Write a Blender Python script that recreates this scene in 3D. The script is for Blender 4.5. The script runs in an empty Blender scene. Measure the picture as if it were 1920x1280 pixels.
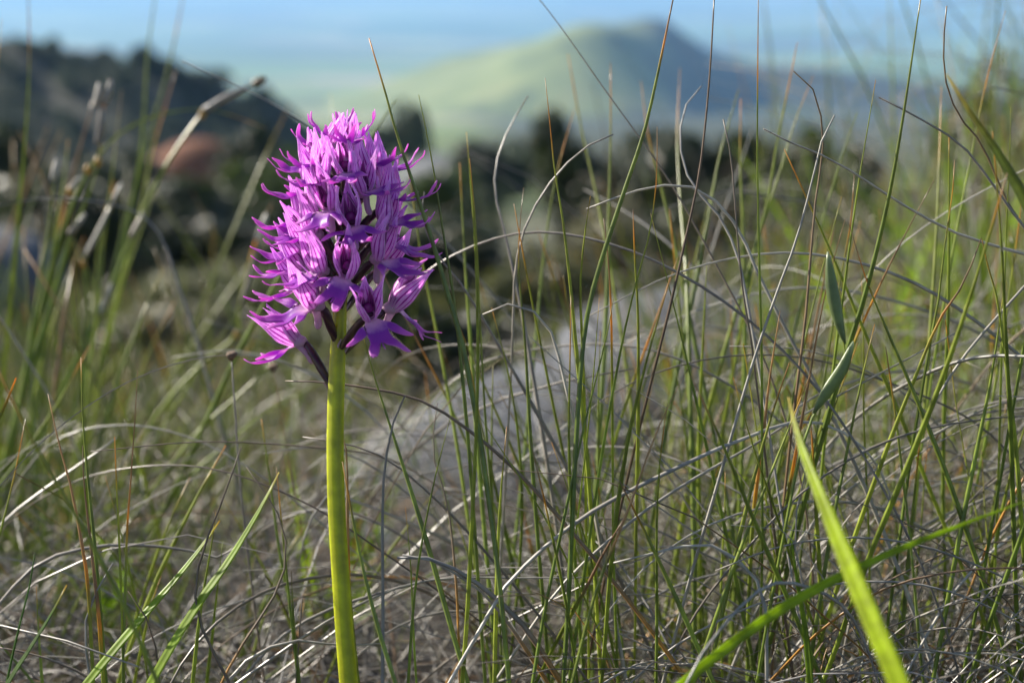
import bpy, bmesh, math, random
import numpy as np
from mathutils import Vector, Matrix, Euler

R = math.radians
rng = random.Random(7)
nrng = np.random.default_rng(7)
scene = bpy.context.scene
COL = scene.collection

# ------------------------------------------------------------------ camera
PITCH = R(15.0); FOC = 50.0; FPX = FOC / 36.0 * 1920.0
cam_d = bpy.data.cameras.new('camera'); cam = bpy.data.objects.new('camera', cam_d); COL.objects.link(cam)
cam_d.lens = FOC; cam_d.sensor_width = 36.0; cam_d.clip_start = 0.01; cam_d.clip_end = 120000
cam.rotation_euler = (R(90) - PITCH, 0, 0)
cam_d.dof.use_dof = True; cam_d.dof.focus_distance = 0.475; cam_d.dof.aperture_fstop = 7.6
scene.camera = cam
FWD = Vector((0, math.cos(PITCH), -math.sin(PITCH))); UPV = Vector((0, math.sin(PITCH), math.cos(PITCH)))
def px(x, y, d):
    """photo pixel (1920 wide) at depth d along the lens axis -> world point"""
    return FWD * d + Vector((1, 0, 0)) * (d * (x - 960) / FPX) + UPV * (d * (640 - y) / FPX)

# ------------------------------------------------------------------ world, sun
SUN_AZ = -61.0      # degrees from the view direction, negative = left
SUN_EL = 29.0
w = bpy.data.worlds.new('World'); scene.world = w; w.use_nodes = True
nt = w.node_tree; bg = nt.nodes['Background']
sky = nt.nodes.new('ShaderNodeTexSky'); sky.sky_type = 'NISHITA'; sky.sun_disc = False
sky.sun_elevation = R(SUN_EL); sky.sun_rotation = R(SUN_AZ); sky.altitude = 500
nt.links.new(sky.outputs[0], bg.inputs[0]); bg.inputs[1].default_value = 0.085
sd = bpy.data.lights.new('sun', 'SUN'); sd.energy = 5.0; sd.angle = R(0.53); sd.color = (1.0, 0.92, 0.80)
sun = bpy.data.objects.new('sun', sd); COL.objects.link(sun)
sv = Vector((math.sin(R(SUN_AZ)) * math.cos(R(SUN_EL)), math.cos(R(SUN_AZ)) * math.cos(R(SUN_EL)), math.sin(R(SUN_EL))))
sun.rotation_euler = (-sv).to_track_quat('-Z', 'Y').to_euler()
vs = scene.view_settings; vs.view_transform = 'Standard'; vs.look = 'None'; vs.exposure = 0.85; vs.gamma = 1.0
scene.cycles.use_denoising = True
scene.cycles.max_bounces = 6; scene.cycles.diffuse_bounces = 3; scene.cycles.glossy_bounces = 2
scene.cycles.transmission_bounces = 4; scene.cycles.volume_bounces = 1; scene.cycles.transparent_max_bounces = 4
scene.cycles.sample_clamp_indirect = 4.0

# ------------------------------------------------------------------ materials
def mat(name):
    m = bpy.data.materials.new(name); m.use_nodes = True
    n = m.node_tree; n.nodes.clear()
    return m, n
def N(n, t, **kw):
    o = n.nodes.new(t)
    for k, v in kw.items():
        if k in o.inputs: o.inputs[k].default_value = v
        else: setattr(o, k, v)
    return o
def L(n, a, b): n.links.new(a, b)
def MIX(n, fac, a, b, mode='MIX'):
    o = n.nodes.new('ShaderNodeMix'); o.data_type = 'RGBA'; o.blend_type = mode
    for sock, v in ((o.inputs[0], fac), (o.inputs[6], a), (o.inputs[7], b)):
        if hasattr(v, 'is_output'): n.links.new(v, sock)
        else: sock.default_value = v if not isinstance(v, tuple) else (*v, 1)
    return o.outputs[2]
def RAMP(n, src, stops, interp='LINEAR'):
    o = n.nodes.new('ShaderNodeValToRGB'); o.color_ramp.interpolation = interp
    e = o.color_ramp.elements
    while len(e) < len(stops): e.new(0.5)
    for el, (p, c) in zip(e, stops):
        el.position = p; el.color = (*c, 1) if len(c) == 3 else c
    n.links.new(src, o.inputs[0]); return o.outputs[0]
def OBJC(n): return n.nodes.new('ShaderNodeTexCoord').outputs['Object']
def NOISE(n, vec, scale, detail=3, rough=0.55):
    o = N(n, 'ShaderNodeTexNoise', Scale=scale, Detail=detail, Roughness=rough); n.links.new(vec, o.inputs['Vector']); return o.outputs[0]
def leafy(name, col, trans=0.35, rough=0.4, tcol=None, spec=0.5, bump=None, bstr=0.2, bdist=0.0004):
    """thin leaf or petal: Principled surface mixed with Translucent; col is a function(nodes)->socket"""
    m, n = mat(name)
    c = col(n)
    p = N(n, 'ShaderNodeBsdfPrincipled', Roughness=rough); p.inputs['Specular IOR Level'].default_value = spec
    L(n, c, p.inputs['Base Color'])
    t = N(n, 'ShaderNodeBsdfTranslucent')
    if tcol: L(n, MIX(n, 1.0, c, tcol, 'MULTIPLY'), t.inputs[0])
    else: L(n, c, t.inputs[0])
    if bump:
        b = N(n, 'ShaderNodeBump', Strength=bstr, Distance=bdist); L(n, bump(n), b.inputs['Height']); L(n, b.outputs[0], p.inputs['Normal'])
    mx = N(n, 'ShaderNodeMixShader'); mx.inputs[0].default_value = trans
    L(n, p.outputs[0], mx.inputs[1]); L(n, t.outputs[0], mx.inputs[2])
    o = N(n, 'ShaderNodeOutputMaterial'); L(n, mx.outputs[0], o.inputs[0])
    return m
def vcol(n):
    a = N(n, 'ShaderNodeAttribute', attribute_name='Col')
    nz = NOISE(n, OBJC(n), 160, 3)
    return MIX(n, 1.0, a.outputs[0], RAMP(n, nz, [(0.3, (0.72, 0.72, 0.72)), (0.7, (1.25, 1.25, 1.2))]), 'MULTIPLY')
M = {}
M['blade'] = leafy('green_blade', vcol, 0.35, 0.32, (1.5, 1.5, 0.9))
M['straw'] = leafy('dry_straw', vcol, 0.18, 0.36, (1.2, 1.1, 0.9), 0.6)
M['broad'] = leafy('broad_blade', vcol, 0.55, 0.4, (1.9, 1.8, 0.7), 0.4)
M['stem'] = leafy('flower_stem', vcol, 0.12, 0.40, (1.6, 1.5, 0.6), 0.45)
for q in M['stem'].node_tree.nodes:
    if q.type == 'BSDF_PRINCIPLED':
        q.inputs['Subsurface Weight'].default_value = 0.9; q.inputs['Subsurface Radius'].default_value = (1.0, 1.0, 0.25); q.inputs['Subsurface Scale'].default_value = 0.004
def petal_col(n, pale, vein, tip):
    uv = N(n, 'ShaderNodeUVMap'); sp = N(n, 'ShaderNodeSeparateXYZ'); L(n, uv.outputs[0], sp.inputs[0])
    wv = N(n, 'ShaderNodeMath', operation='MULTIPLY'); L(n, sp.outputs[0], wv.inputs[0]); wv.inputs[1].default_value = 5.0 * math.tau
    nz = NOISE(n, OBJC(n), 300, 2)
    ad = N(n, 'ShaderNodeMath', operation='MULTIPLY_ADD'); L(n, nz, ad.inputs[0]); ad.inputs[1].default_value = 1.6; L(n, wv.outputs[0], ad.inputs[2])
    sn = N(n, 'ShaderNodeMath', operation='COSINE'); L(n, ad.outputs[0], sn.inputs[0])
    mr = N(n, 'ShaderNodeMapRange'); L(n, sn.outputs[0], mr.inputs[0]); mr.inputs[1].default_value = -0.98; mr.inputs[2].default_value = -0.05; mr.inputs[3].default_value = 1.0; mr.inputs[4].default_value = 0.0
    base = RAMP(n, sp.outputs[1], [(0.0, (0.80, 0.62, 0.78)), (0.3, pale), (0.8, pale), (1.0, tip)])
    fade = RAMP(n, sp.outputs[1], [(0.0, (0.2, 0.2, 0.2)), (0.25, (1, 1, 1)), (0.75, (0.9, 0.9, 0.9)), (1.0, (0.15, 0.15, 0.15))])
    f2 = N(n, 'ShaderNodeMath', operation='MULTIPLY'); L(n, mr.outputs[0], f2.inputs[0]); L(n, fade, f2.inputs[1])
    c = MIX(n, f2.outputs[0], base, vein)
    c = MIX(n, RAMP(n, sp.outputs[0], [(0.0, (.75, .75, .75)), (0.09, (.2, .2, .2)), (0.2, (0, 0, 0)), (0.8, (0, 0, 0)), (0.91, (.2, .2, .2)), (1.0, (.75, .75, .75))]), c, (0.88, 0.72, 0.90))
    return MIX(n, 1.0, c, RAMP(n, NOISE(n, OBJC(n), 500, 2), [(0.3, (0.85, 0.85, 0.85)), (0.7, (1.12, 1.12, 1.12))]), 'MULTIPLY')
cell_bump = lambda n: NOISE(n, OBJC(n), 2500, 2)
M['sepal'] = leafy('sepal_pink', lambda n: petal_col(n, (0.86, 0.64, 0.92), (0.44, 0.05, 0.42), (0.84, 0.60, 0.90)), 0.58, 0.3, (1.6, 1.35, 1.55), 0.35, cell_bump, 0.35, 0.0002)
M['petal'] = leafy('petal_magenta', lambda n: petal_col(n, (0.50, 0.16, 0.48), (0.24, 0.01, 0.2), (0.45, 0.14, 0.5)), 0.5, 0.4, (1.3, 0.9, 1.2), 0.35, cell_bump, 0.3, 0.0002)
def lip_col(n):
    uv = N(n, 'ShaderNodeUVMap'); sp = N(n, 'ShaderNodeSeparateXYZ'); L(n, uv.outputs[0], sp.inputs[0])
    ad = N(n, 'ShaderNodeMath', operation='MULTIPLY_ADD'); L(n, NOISE(n, OBJC(n), 420, 3), ad.inputs[0]); ad.inputs[1].default_value = 0.16; L(n, sp.outputs[1], ad.inputs[2])
    c = RAMP(n, ad.outputs[0], [(0.08, (0.78, 0.70, 0.78)), (0.24, (0.70, 0.50, 0.74)), (0.38, (0.36, 0.07, 0.55)), (0.62, (0.46, 0.10, 0.58)), (1.0, (0.72, 0.30, 0.74))])
    e = RAMP(n, sp.outputs[0], [(0.0, (0, 0, 0)), (0.8, (0, 0, 0)), (1.0, (0.55, 0.55, 0.55))])
    return MIX(n, e, c, (0.70, 0.42, 0.72))
M['lip'] = leafy('lip_purple', lip_col, 0.5, 0.36, (1.6, 1.2, 1.4), 0.35, cell_bump, 0.35, 0.0002)
def flat(name, c, trans=0.0, rough=0.5, var=0.25, scale=200):
    def f(n):
        lo = tuple(x * (1 - var) for x in c); hi = tuple(min(1, x * (1 + var)) for x in c)
        return RAMP(n, NOISE(n, OBJC(n), scale, 4), [(0.3, lo), (0.7, hi)])
    return leafy(name, f, trans, rough)
M['spur'] = flat('spur_pink', (0.74, 0.52, 0.70), 0.45, 0.45, 0.1)
M['column'] = flat('column_magenta', (0.20, 0.015, 0.16), 0.06, 0.4, 0.3)
M['throat'] = flat('throat_dark', (0.05, 0.005, 0.035), 0.0, 0.6, 0.3)
M['ovary'] = leafy('ovary_striped', lambda n: MIX(n, RAMP(n, (lambda s: s)(N(n, 'ShaderNodeAttribute', attribute_name='Col').outputs[2]), [(0, (0, 0, 0)), (1, (1, 1, 1))]), (0.05, 0.014, 0.03), (0.17, 0.13, 0.05)), 0.1, 0.35)
M['bract'] = flat('bract_pale', (0.55, 0.40, 0.45), 0.4, 0.5, 0.2)
M['seed'] = flat('seed_button', (0.18, 0.12, 0.08), 0.0, 0.8, 0.4, 500)

def ground_mat():
    m, n = mat('hillside_ground')
    g = N(n, 'ShaderNodeNewGeometry'); sp = N(n, 'ShaderNodeSeparateXYZ'); L(n, g.outputs['Position'], sp.inputs[0])
    P = g.outputs['Position']
    near = RAMP(n, NOISE(n, P, 14, 6, 0.7), [(0.25, (0.018, 0.014, 0.010)), (0.5, (0.045, 0.036, 0.027)), (0.75, (0.10, 0.085, 0.066))])
    mid = RAMP(n, NOISE(n, P, 0.35, 5, 0.6), [(0.3, (0.025, 0.032, 0.015)), (0.5, (0.06, 0.065, 0.032)), (0.62, (0.11, 0.105, 0.065)), (0.75, (0.14, 0.09, 0.055))])
    hl = RAMP(n, NOISE(n, P, 0.02, 5, 0.6), [(0.32, (0.03, 0.045, 0.02)), (0.46, (0.13, 0.20, 0.05)), (0.6, (0.20, 0.27, 0.07)), (0.75, (0.22, 0.20, 0.10))])
    vo = N(n, 'ShaderNodeTexVoronoi', Scale=0.0011); L(n, P, vo.inputs['Vector'])
    vs_ = N(n, 'ShaderNodeSeparateXYZ'); L(n, vo.outputs['Color'], vs_.inputs[0])
    fields = RAMP(n, vs_.outputs[0], [(0.0, (0.05, 0.07, 0.03)), (0.3, (0.17, 0.27, 0.07)), (0.6, (0.30, 0.34, 0.14)), (0.85, (0.36, 0.30, 0.20)), (1.0, (0.12, 0.2, 0.05))])
    fields = MIX(n, RAMP(n, NOISE(n, P, 0.0007, 4), [(0.45, (0, 0, 0)), (0.6, (0.8, 0.8, 0.8))]), fields, (0.045, 0.07, 0.03))
    def mr(a, b):
        o = N(n, 'ShaderNodeMapRange'); o.interpolation_type = 'SMOOTHSTEP'; L(n, sp.outputs[1], o.inputs[0]); o.inputs[1].default_value = a; o.inputs[2].default_value = b; return o.outputs[0]
    c = MIX(n, mr(1.5, 6), near, mid); c = MIX(n, mr(60, 200), c, hl); c = MIX(n, mr(900, 2200), c, fields)
    # darker ground in the valley in front of the far hill
    ax = N(n, 'ShaderNodeMath', operation='MULTIPLY_ADD'); L(n, NOISE(n, P, 0.006, 4), ax.inputs[0]); ax.inputs[1].default_value = 160; L(n, sp.outputs[0], ax.inputs[2])
    sx = N(n, 'ShaderNodeMapRange'); L(n, ax.outputs[0], sx.inputs[0]); sx.inputs[1].default_value = 20; sx.inputs[2].default_value = 90
    s1 = N(n, 'ShaderNodeMath', operation='MULTIPLY'); L(n, sx.outputs[0], s1.inputs[0]); L(n, mr(150, 300), s1.inputs[1])
    s2 = N(n, 'ShaderNodeMath', operation='SUBTRACT'); L(n, s1.outputs[0], s2.inputs[0]); L(n, mr(1900, 2600), s2.inputs[1]); s2.use_clamp = True
    c = MIX(n, s2.outputs[0], c, RAMP(n, NOISE(n, P, 0.02, 5), [(0.4, (0.022, 0.03, 0.016)), (0.7, (0.07, 0.085, 0.035))]))
    p = N(n, 'ShaderNodeBsdfPrincipled', Roughness=0.9); L(n, c, p.inputs['Base Color'])
    b = N(n, 'ShaderNodeBump', Strength=0.7, Distance=0.01); L(n, NOISE(n, P, 60, 6, 0.7), b.inputs['Height']); L(n, b.outputs[0], p.inputs['Normal'])
    o = N(n, 'ShaderNodeOutputMaterial'); L(n, p.outputs[0], o.inputs[0]); return m
M['ground'] = ground_mat()
def noise_mat(name, scale, stops, rough=0.9, bscale=None, bdist=0.02, bstr=0.6):
    m, n = mat(name); v = OBJC(n)
    p = N(n, 'ShaderNodeBsdfPrincipled', Roughness=rough)
    L(n, RAMP(n, NOISE(n, v, scale, 6, 0.62), stops), p.inputs['Base Color'])
    if bscale:
        b = N(n, 'ShaderNodeBump', Strength=bstr, Distance=bdist); L(n, NOISE(n, v, bscale, 6, 0.65), b.inputs['Height']); L(n, b.outputs[0], p.inputs['Normal'])
    o = N(n, 'ShaderNodeOutputMaterial'); L(n, p.outputs[0], o.inputs[0]); return m
def hill_mat():
    m, n = mat('far_hill'); v = OBJC(n); sp = N(n, 'ShaderNodeSeparateXYZ'); L(n, v, sp.inputs[0])
    grass = RAMP(n, NOISE(n, v, 0.009, 6, 0.62), [(0.3, (0.05, 0.07, 0.028)), (0.42, (0.15, 0.19, 0.06)), (0.6, (0.22, 0.25, 0.085)), (0.78, (0.26, 0.23, 0.13))])
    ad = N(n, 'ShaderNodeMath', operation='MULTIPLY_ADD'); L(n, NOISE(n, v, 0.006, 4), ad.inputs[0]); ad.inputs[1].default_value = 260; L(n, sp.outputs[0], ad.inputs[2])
    # shade painted over the flank right of the summit; dark belt round the foot
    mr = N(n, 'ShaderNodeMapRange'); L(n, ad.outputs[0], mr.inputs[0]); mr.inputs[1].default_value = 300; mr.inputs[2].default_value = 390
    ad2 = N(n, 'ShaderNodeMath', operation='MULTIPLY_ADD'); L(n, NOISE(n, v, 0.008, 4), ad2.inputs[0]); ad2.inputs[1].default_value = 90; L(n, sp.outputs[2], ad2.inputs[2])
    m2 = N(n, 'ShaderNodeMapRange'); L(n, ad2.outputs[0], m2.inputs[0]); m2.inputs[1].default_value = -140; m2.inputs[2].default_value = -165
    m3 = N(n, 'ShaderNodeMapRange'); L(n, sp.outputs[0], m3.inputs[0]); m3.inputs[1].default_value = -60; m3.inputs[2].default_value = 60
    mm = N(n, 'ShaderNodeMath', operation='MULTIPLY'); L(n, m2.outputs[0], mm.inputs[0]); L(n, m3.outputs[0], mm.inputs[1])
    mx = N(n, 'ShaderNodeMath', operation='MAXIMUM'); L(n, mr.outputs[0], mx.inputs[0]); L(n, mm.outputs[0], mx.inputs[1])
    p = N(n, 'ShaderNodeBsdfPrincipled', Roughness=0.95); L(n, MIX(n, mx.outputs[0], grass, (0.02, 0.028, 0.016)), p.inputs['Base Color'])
    o = N(n, 'ShaderNodeOutputMaterial'); L(n, p.outputs[0], o.inputs[0]); return m
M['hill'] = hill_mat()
M['crag'] = noise_mat('near_hill_scrub', 0.08, [(0.3, (0.012, 0.016, 0.010)), (0.5, (0.026, 0.028, 0.018)), (0.70, (0.05, 0.045, 0.034)), (0.85, (0.11, 0.095, 0.08))])
M['rock'] = noise_mat('grey_rock', 9, [(0.25, (0.05, 0.054, 0.062)), (0.45, (0.12, 0.13, 0.15)), (0.62, (0.18, 0.185, 0.20)), (0.8, (0.28, 0.255, 0.20))], 0.85, 24, 0.02, 1.0)
M['bark'] = noise_mat('bark', 6, [(0.3, (0.05, 0.04, 0.03)), (0.7, (0.14, 0.11, 0.085))])
def crown_mat(name, c, tr=0.25):
    return leafy(name, lambda n: RAMP(n, NOISE(n, OBJC(n), 2.2, 3), [(0.3, tuple(x * 0.6 for x in c)), (0.7, tuple(x * 1.35 for x in c))]), tr, 0.5, (1.4, 1.5, 0.8))
M['leaf_dark'] = crown_mat('foliage_dark', (0.030, 0.042, 0.018))
M['leaf_green'] = crown_mat('foliage_green', (0.065, 0.095, 0.028))
M['leaf_olive'] = crown_mat('foliage_olive', (0.13, 0.135, 0.06))
M['leaf_grey'] = crown_mat('foliage_grey', (0.19, 0.18, 0.12))

# ------------------------------------------------------------------ helpers
def tag(o, label=None, cat=None, group=None, kind=None):
    for k, v in (('label', label), ('category', cat), ('group', group), ('kind', kind)):
        if v: o[k] = v
    return o
def empty(name, loc=(0, 0, 0)):
    o = bpy.data.objects.new(name, None); o.location = loc; o.empty_display_size = 0.02; COL.objects.link(o); return o
def build(name, verts, faces, m, parent=None, cols=None, uvs=None, smooth=True):
    me = bpy.data.meshes.new(name); me.from_pydata([tuple(v) for v in verts], [], faces); 
    if smooth: me.polygons.foreach_set('use_smooth', [True] * len(me.polygons))
    if cols is not None:
        a = me.color_attributes.new('Col', 'FLOAT_COLOR', 'POINT')
        a.data.foreach_set('color', np.concatenate([np.asarray(cols, np.float32).reshape(-1, 3), np.ones((len(verts), 1), np.float32)], 1).ravel())
    if uvs is not None:
        ul = me.uv_layers.new(name='UVMap'); li = np.empty(len(me.loops), np.int32); me.loops.foreach_get('vertex_index', li)
        ul.data.foreach_set('uv', np.asarray(uvs, np.float32)[li].ravel())
    me.materials.append(m); me.update()
    o = bpy.data.objects.new(name, me); COL.objects.link(o)
    if parent is not None:
        o.parent = parent; o.matrix_parent_inverse = Matrix.Identity(4)
        # parents carry translation only here: shift the points into the parent's space
    return o
def catmull(pts, n):
    """n points along a smooth curve through pts, plus parameter 0..1 by length"""
    P = np.array([tuple(p) for p in pts], float)
    if len(P) == 2: P = np.array([P[0], (P[0] + P[1]) / 2, P[1]])
    P = np.vstack([2 * P[0] - P[1], P, 2 * P[-1] - P[-2]])
    out = []
    for i in range(1, len(P) - 2):
        for t in np.linspace(0, 1, 12, endpoint=False):
            a, b, c, d = P[i - 1], P[i], P[i + 1], P[i + 2]
            out.append(0.5 * (2 * b + (c - a) * t + (2 * a - 5 * b + 4 * c - d) * t * t + (3 * b - a - 3 * c + d) * t ** 3))
    out.append(P[-2]); out = np.array(out)
    s = np.concatenate([[0], np.cumsum(np.linalg.norm(np.diff(out, axis=0), axis=1))]); s /= s[-1]
    q = np.linspace(0, 1, n)
    return np.stack([np.interp(q, s, out[:, k]) for k in range(3)], 1)
def tube_data(P, rad, sides=4, flat=1.0, twist=0.0, roll=0.0):
    """tube round polyline P (n,3) with radii; flat<1 squashes it into a blade"""
    n = len(P); T = np.gradient(P, axis=0); T /= np.linalg.norm(T, axis=1, keepdims=True) + 1e-12
    ref = np.array([0, -1.0, 0.15]); V = []
    for i in range(n):
        b = np.cross(T[i], ref); l = np.linalg.norm(b); b = b / l if l > 1e-6 else np.array([1.0, 0, 0]); c = np.cross(b, T[i])
        for k in range(sides):
            a = math.tau * k / sides + 0.4; ca, sa = math.cos(a), math.sin(a) * flat
            r = roll + twist * i / n; x, y = ca * math.cos(r) - sa * math.sin(r), ca * math.sin(r) + sa * math.cos(r)
            V.append(P[i] + (b * x + c * y) * rad[i])
    F = [(i * sides + k, i * sides + (k + 1) % sides, (i + 1) * sides + (k + 1) % sides, (i + 1) * sides + k) for i in range(n - 1) for k in range(sides)]
    F.append(tuple(range(sides))[::-1]); F.append(tuple((n - 1) * sides + k for k in range(sides)))
    return V, F

# ------------------------------------------------------------------ terrain
PR = [(0.30, 1700), (0.46, 1420), (0.75, 1170), (1.3, 930), (2.5, 770), (6, 660), (15, 565), (40, 480), (100, 400), (250, 330), (600, 270), (1200, 240), (2200, 215), (4000, 150), (8000, 80)]
PY = [math.log(a) for a, _ in PR]
PZ = [-a * math.tan(PITCH - math.atan((640 - r) / FPX)) for a, r in PR]
LR = [math.log(-z) for z in PZ]
def sstep(a, b, x): t = np.clip((x - a) / (b - a), 0, 1); return t * t * (3 - 2 * t)
def ground_z(x, y):
    x = np.asarray(x, float); y = np.asarray(y, float)
    ly = np.log(np.maximum(y, 0.30))
    z = -np.exp(np.interp(ly, PY, LR))
    z = np.where(y < 0.30, PZ[0] + (0.30 - y) * 0.12 * np.exp(-np.maximum(0.3 - y, 0) / 300), z)
    z = np.where(y > 8000, PZ[-1], z)
    # hillside climbing to the right of the flower
    z = z + 0.42 * sstep(0.10, 0.95, x) * sstep(0.45, 1.3, y) * (1 - sstep(3.0, 9.0, y)) * (1 - sstep(3, 8, x))
    am = np.clip(y, 0.3, 400) 
    z = z + 0.010 * am ** 0.9 * (np.sin(x / am * 7.0 + 1.3) * np.sin(ly * 5.0 + 0.5) + 0.6 * np.sin(x / am * 17 + 0.4 + ly * 3)) * sstep(0.7, 3.0, y)
    return z
def gz(x, y): return float(ground_z(x, y))
def make_ground():
    rr = np.concatenate([[0.0], np.geomspace(0.06, 42000, 230)]); na = 220
    # finer angles in front
    ang = np.linspace(-math.pi, math.pi, na, endpoint=False); ang = ang - 0.62 * np.sin(ang)
    V = [(0, 0, gz(0, 0))]; 
    for r in rr[1:]:
        x = np.sin(ang) * r; y = np.cos(ang) * r; z = ground_z(x, y)
        V += list(zip(x, y, z))
    F = [(0, 1 + (k + 1) % na, 1 + k) for k in range(na)]
    for i in range(len(rr) - 2):
        a = 1 + i * na; b = a + na
        F += [(a + k, a + (k + 1) % na, b + (k + 1) % na, b + k) for k in range(na)]
    return tag(build('ground', V, F, M['ground']), kind='structure')
make_ground()

def fbm(x, y, seed, octs=5):
    r = np.random.default_rng(seed); s = np.zeros_like(x); a = 1.0
    for o in range(octs):
        for _ in range(3):
            t = r.uniform(0, math.tau); f = 2.0 ** o; s += a / 3 * np.sin((x * math.cos(t) + y * math.sin(t)) * f + r.uniform(0, 6.3))
        a *= 0.5
    return s
def row_z(y, row): return -y * math.tan(PITCH - math.atan((640 - row) / FPX))
def grid_obj(name, X, Y, Z, m):
    ny, nx = X.shape; V = np.stack([X.ravel(), Y.ravel(), Z.ravel()], 1)
    F = [(j * nx + i, j * nx + i + 1, (j + 1) * nx + i + 1, (j + 1) * nx + i) for j in range(ny - 1) for i in range(nx - 1)]
    return tag(build(name, V, F, m), kind='structure')
def ridge(name, m, yc, crest, wy_front, wy_back, nx, ny, amp, fscale, seed, spur=0.0):
    """a ridge across the view at distance yc; crest = [(pixel x, pixel row)] of its skyline"""
    xs = [(c[0] - 960) / FPX * yc * 1.0 for c in crest]; zs = [row_z(yc, c[1]) for c in crest]
    X, Y = np.meshgrid(np.linspace(xs[0], xs[-1], nx), np.linspace(yc - wy_front, yc + wy_back, ny))
    cz = np.interp(X, xs, zs)
    yy = Y + spur * (X - np.mean(xs)) * 0
    g = ground_z(X, Y) - 0.02 * yc
    t = np.where(yy < yc, (yc - yy) / wy_front, (yy - yc) / wy_back); t = np.clip(t, 0, 1)
    k = (1 - t) ** 1.25
    Z = g + (cz - g) * k + amp * fbm(X / fscale, Y / fscale, seed) * sstep(0, 0.25, k)
    return grid_obj(name, X, Y, Z, m), (xs, zs)
# far green hill with the pointed top: sunlit long left shoulder, steep right flank
yc = 2600
xs0, xs1 = (380 - 960) / FPX * yc, (2300 - 960) / FPX * yc
X, Y = np.meshgrid(np.linspace(xs0, xs1, 220), np.linspace(yc - 1100, yc + 900, 160))
def cone(cx, cyy, hz, sl, asym=1.0, p=1.0):
    dx = (X - cx); d = np.sqrt((np.where(dx > 0, dx * asym, dx)) ** 2 + (Y - cyy) ** 2); return hz - sl * d ** p
def pxx(x, y=yc): return (x - 960) / FPX * y
g = ground_z(X, Y)
crest_x = [pxx(a) for a in (380, 560, 650, 760, 850, 960, 1080, 1160, 1215, 1245, 1290, 1340, 1420, 1520, 1700, 2300)]
crest_r = [228, 205, 178, 142, 112, 85, 62, 45, 30, 34, 66, 98, 122, 134, 160, 230]
cz = np.interp(X, crest_x, [row_z(yc, r) for r in crest_r])
back = Y - (yc + 40 * np.sin(X / 260.0))
t = np.where(back < 0, -back / 1000, back / 800); k = np.clip(1 - t, 0, 1) ** 1.15
# a spur ridge runs down towards the viewer from the summit, leaving the side right of it in shade
sp = np.exp(-((X - pxx(1130) - 0.10 * back) / 150.0) ** 2) * np.clip(-back / 400, 0, 1) * np.clip(1.6 + back / 500, 0, 1) * 110
gul = -np.exp(-((X - pxx(1330) - 0.05 * back) / 130.0) ** 2) * np.clip(-back / 300, 0, 1) * np.clip(1.7 + back / 500, 0, 1) * 95
Z = g - 25 + (cz - g + 25) * k + (sp + gul) + 7 * fbm(X / 140, Y / 140, 5) * sstep(0, 0.3, k)
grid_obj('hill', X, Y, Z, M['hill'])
# blue far ridge line low behind
# near wooded crag on the left
ycr = 330
crag_crest = [(-900, 120), (-500, 60), (-150, 75), (0, 92), (60, 86), (110, 88), (170, 104), (240, 106), (300, 104), (370, 124), (410, 158), (440, 190), (470, 176), (500, 178), (530, 205), (580, 255), (680, 330)]
crag, (cxs, czs) = ridge('hill', M['crag'], ycr, crag_crest, 130, 120, 130, 80, 2.2, 9, 11)

# ------------------------------------------------------------------ haze
def haze():
    m, n = mat('valley_haze')
    v = N(n, 'ShaderNodeVolumePrincipled'); v.inputs['Color'].default_value = (0.33, 0.60, 1.0, 1); v.inputs['Density'].default_value = 1.15e-4
    v.inputs['Anisotropy'].default_value = 0.1
    o = N(n, 'ShaderNodeOutputMaterial'); L(n, v.outputs[0], o.inputs['Volume'])
    s = 46000; z0, z1 = PZ[-1] - 60, 6.0
    V = [(x, y, z) for z in (z0, z1) for y in (-s, s) for x in (-s, s)]
    F = [(0, 2, 3, 1), (4, 5, 7, 6), (0, 1, 5, 4), (1, 3, 7, 5), (3, 2, 6, 7), (2, 0, 4, 6)]
    o = build('haze', V, F, m, smooth=False); tag(o, kind='stuff', label='pale blue haze over the valley', cat='haze')
haze()

# ------------------------------------------------------------------ trees and shrubs
def crown_mesh(name, seed, m, leaves=2600, lumps=11, leaf=0.05):
    """leaf clumps scattered over lumps inside a unit-wide, unit-high crown (base at z=0)"""
    r = np.random.default_rng(seed); V = []; F = []
    cs = np.stack([r.uniform(-0.3, 0.3, lumps), r.uniform(-0.3, 0.3, lumps), r.uniform(0.22, 0.78, lumps)], 1); rs = r.uniform(0.13, 0.26, lumps)
    for i in range(leaves):
        k = r.integers(lumps); d = r.normal(size=3); d /= np.linalg.norm(d); p = cs[k] + d * rs[k] * r.uniform(0.55, 1.05) ** 0.6
        n_ = r.normal(size=3) * 0.7 + d; n_ /= np.linalg.norm(n_); a = np.cross(n_, r.normal(size=3)); a /= np.linalg.norm(a); b = np.cross(n_, a)
        s = leaf * r.uniform(0.5, 1.2); j = len(V)
        V += [p - a * s, p + b * s * 0.5, p + a * s, p - b * s * 0.5]; F.append((j, j + 1, j + 2, j + 3))
    me = bpy.data.meshes.new(name); me.from_pydata([tuple(v) for v in V], [], F); me.materials.append(m); return me
CROWNS = {k: [crown_mesh('crown', s + i, M['leaf_' + k]) for i in range(2)] for k, s in (('dark', 20), ('green', 30), ('olive', 40), ('grey', 50))}
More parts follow.
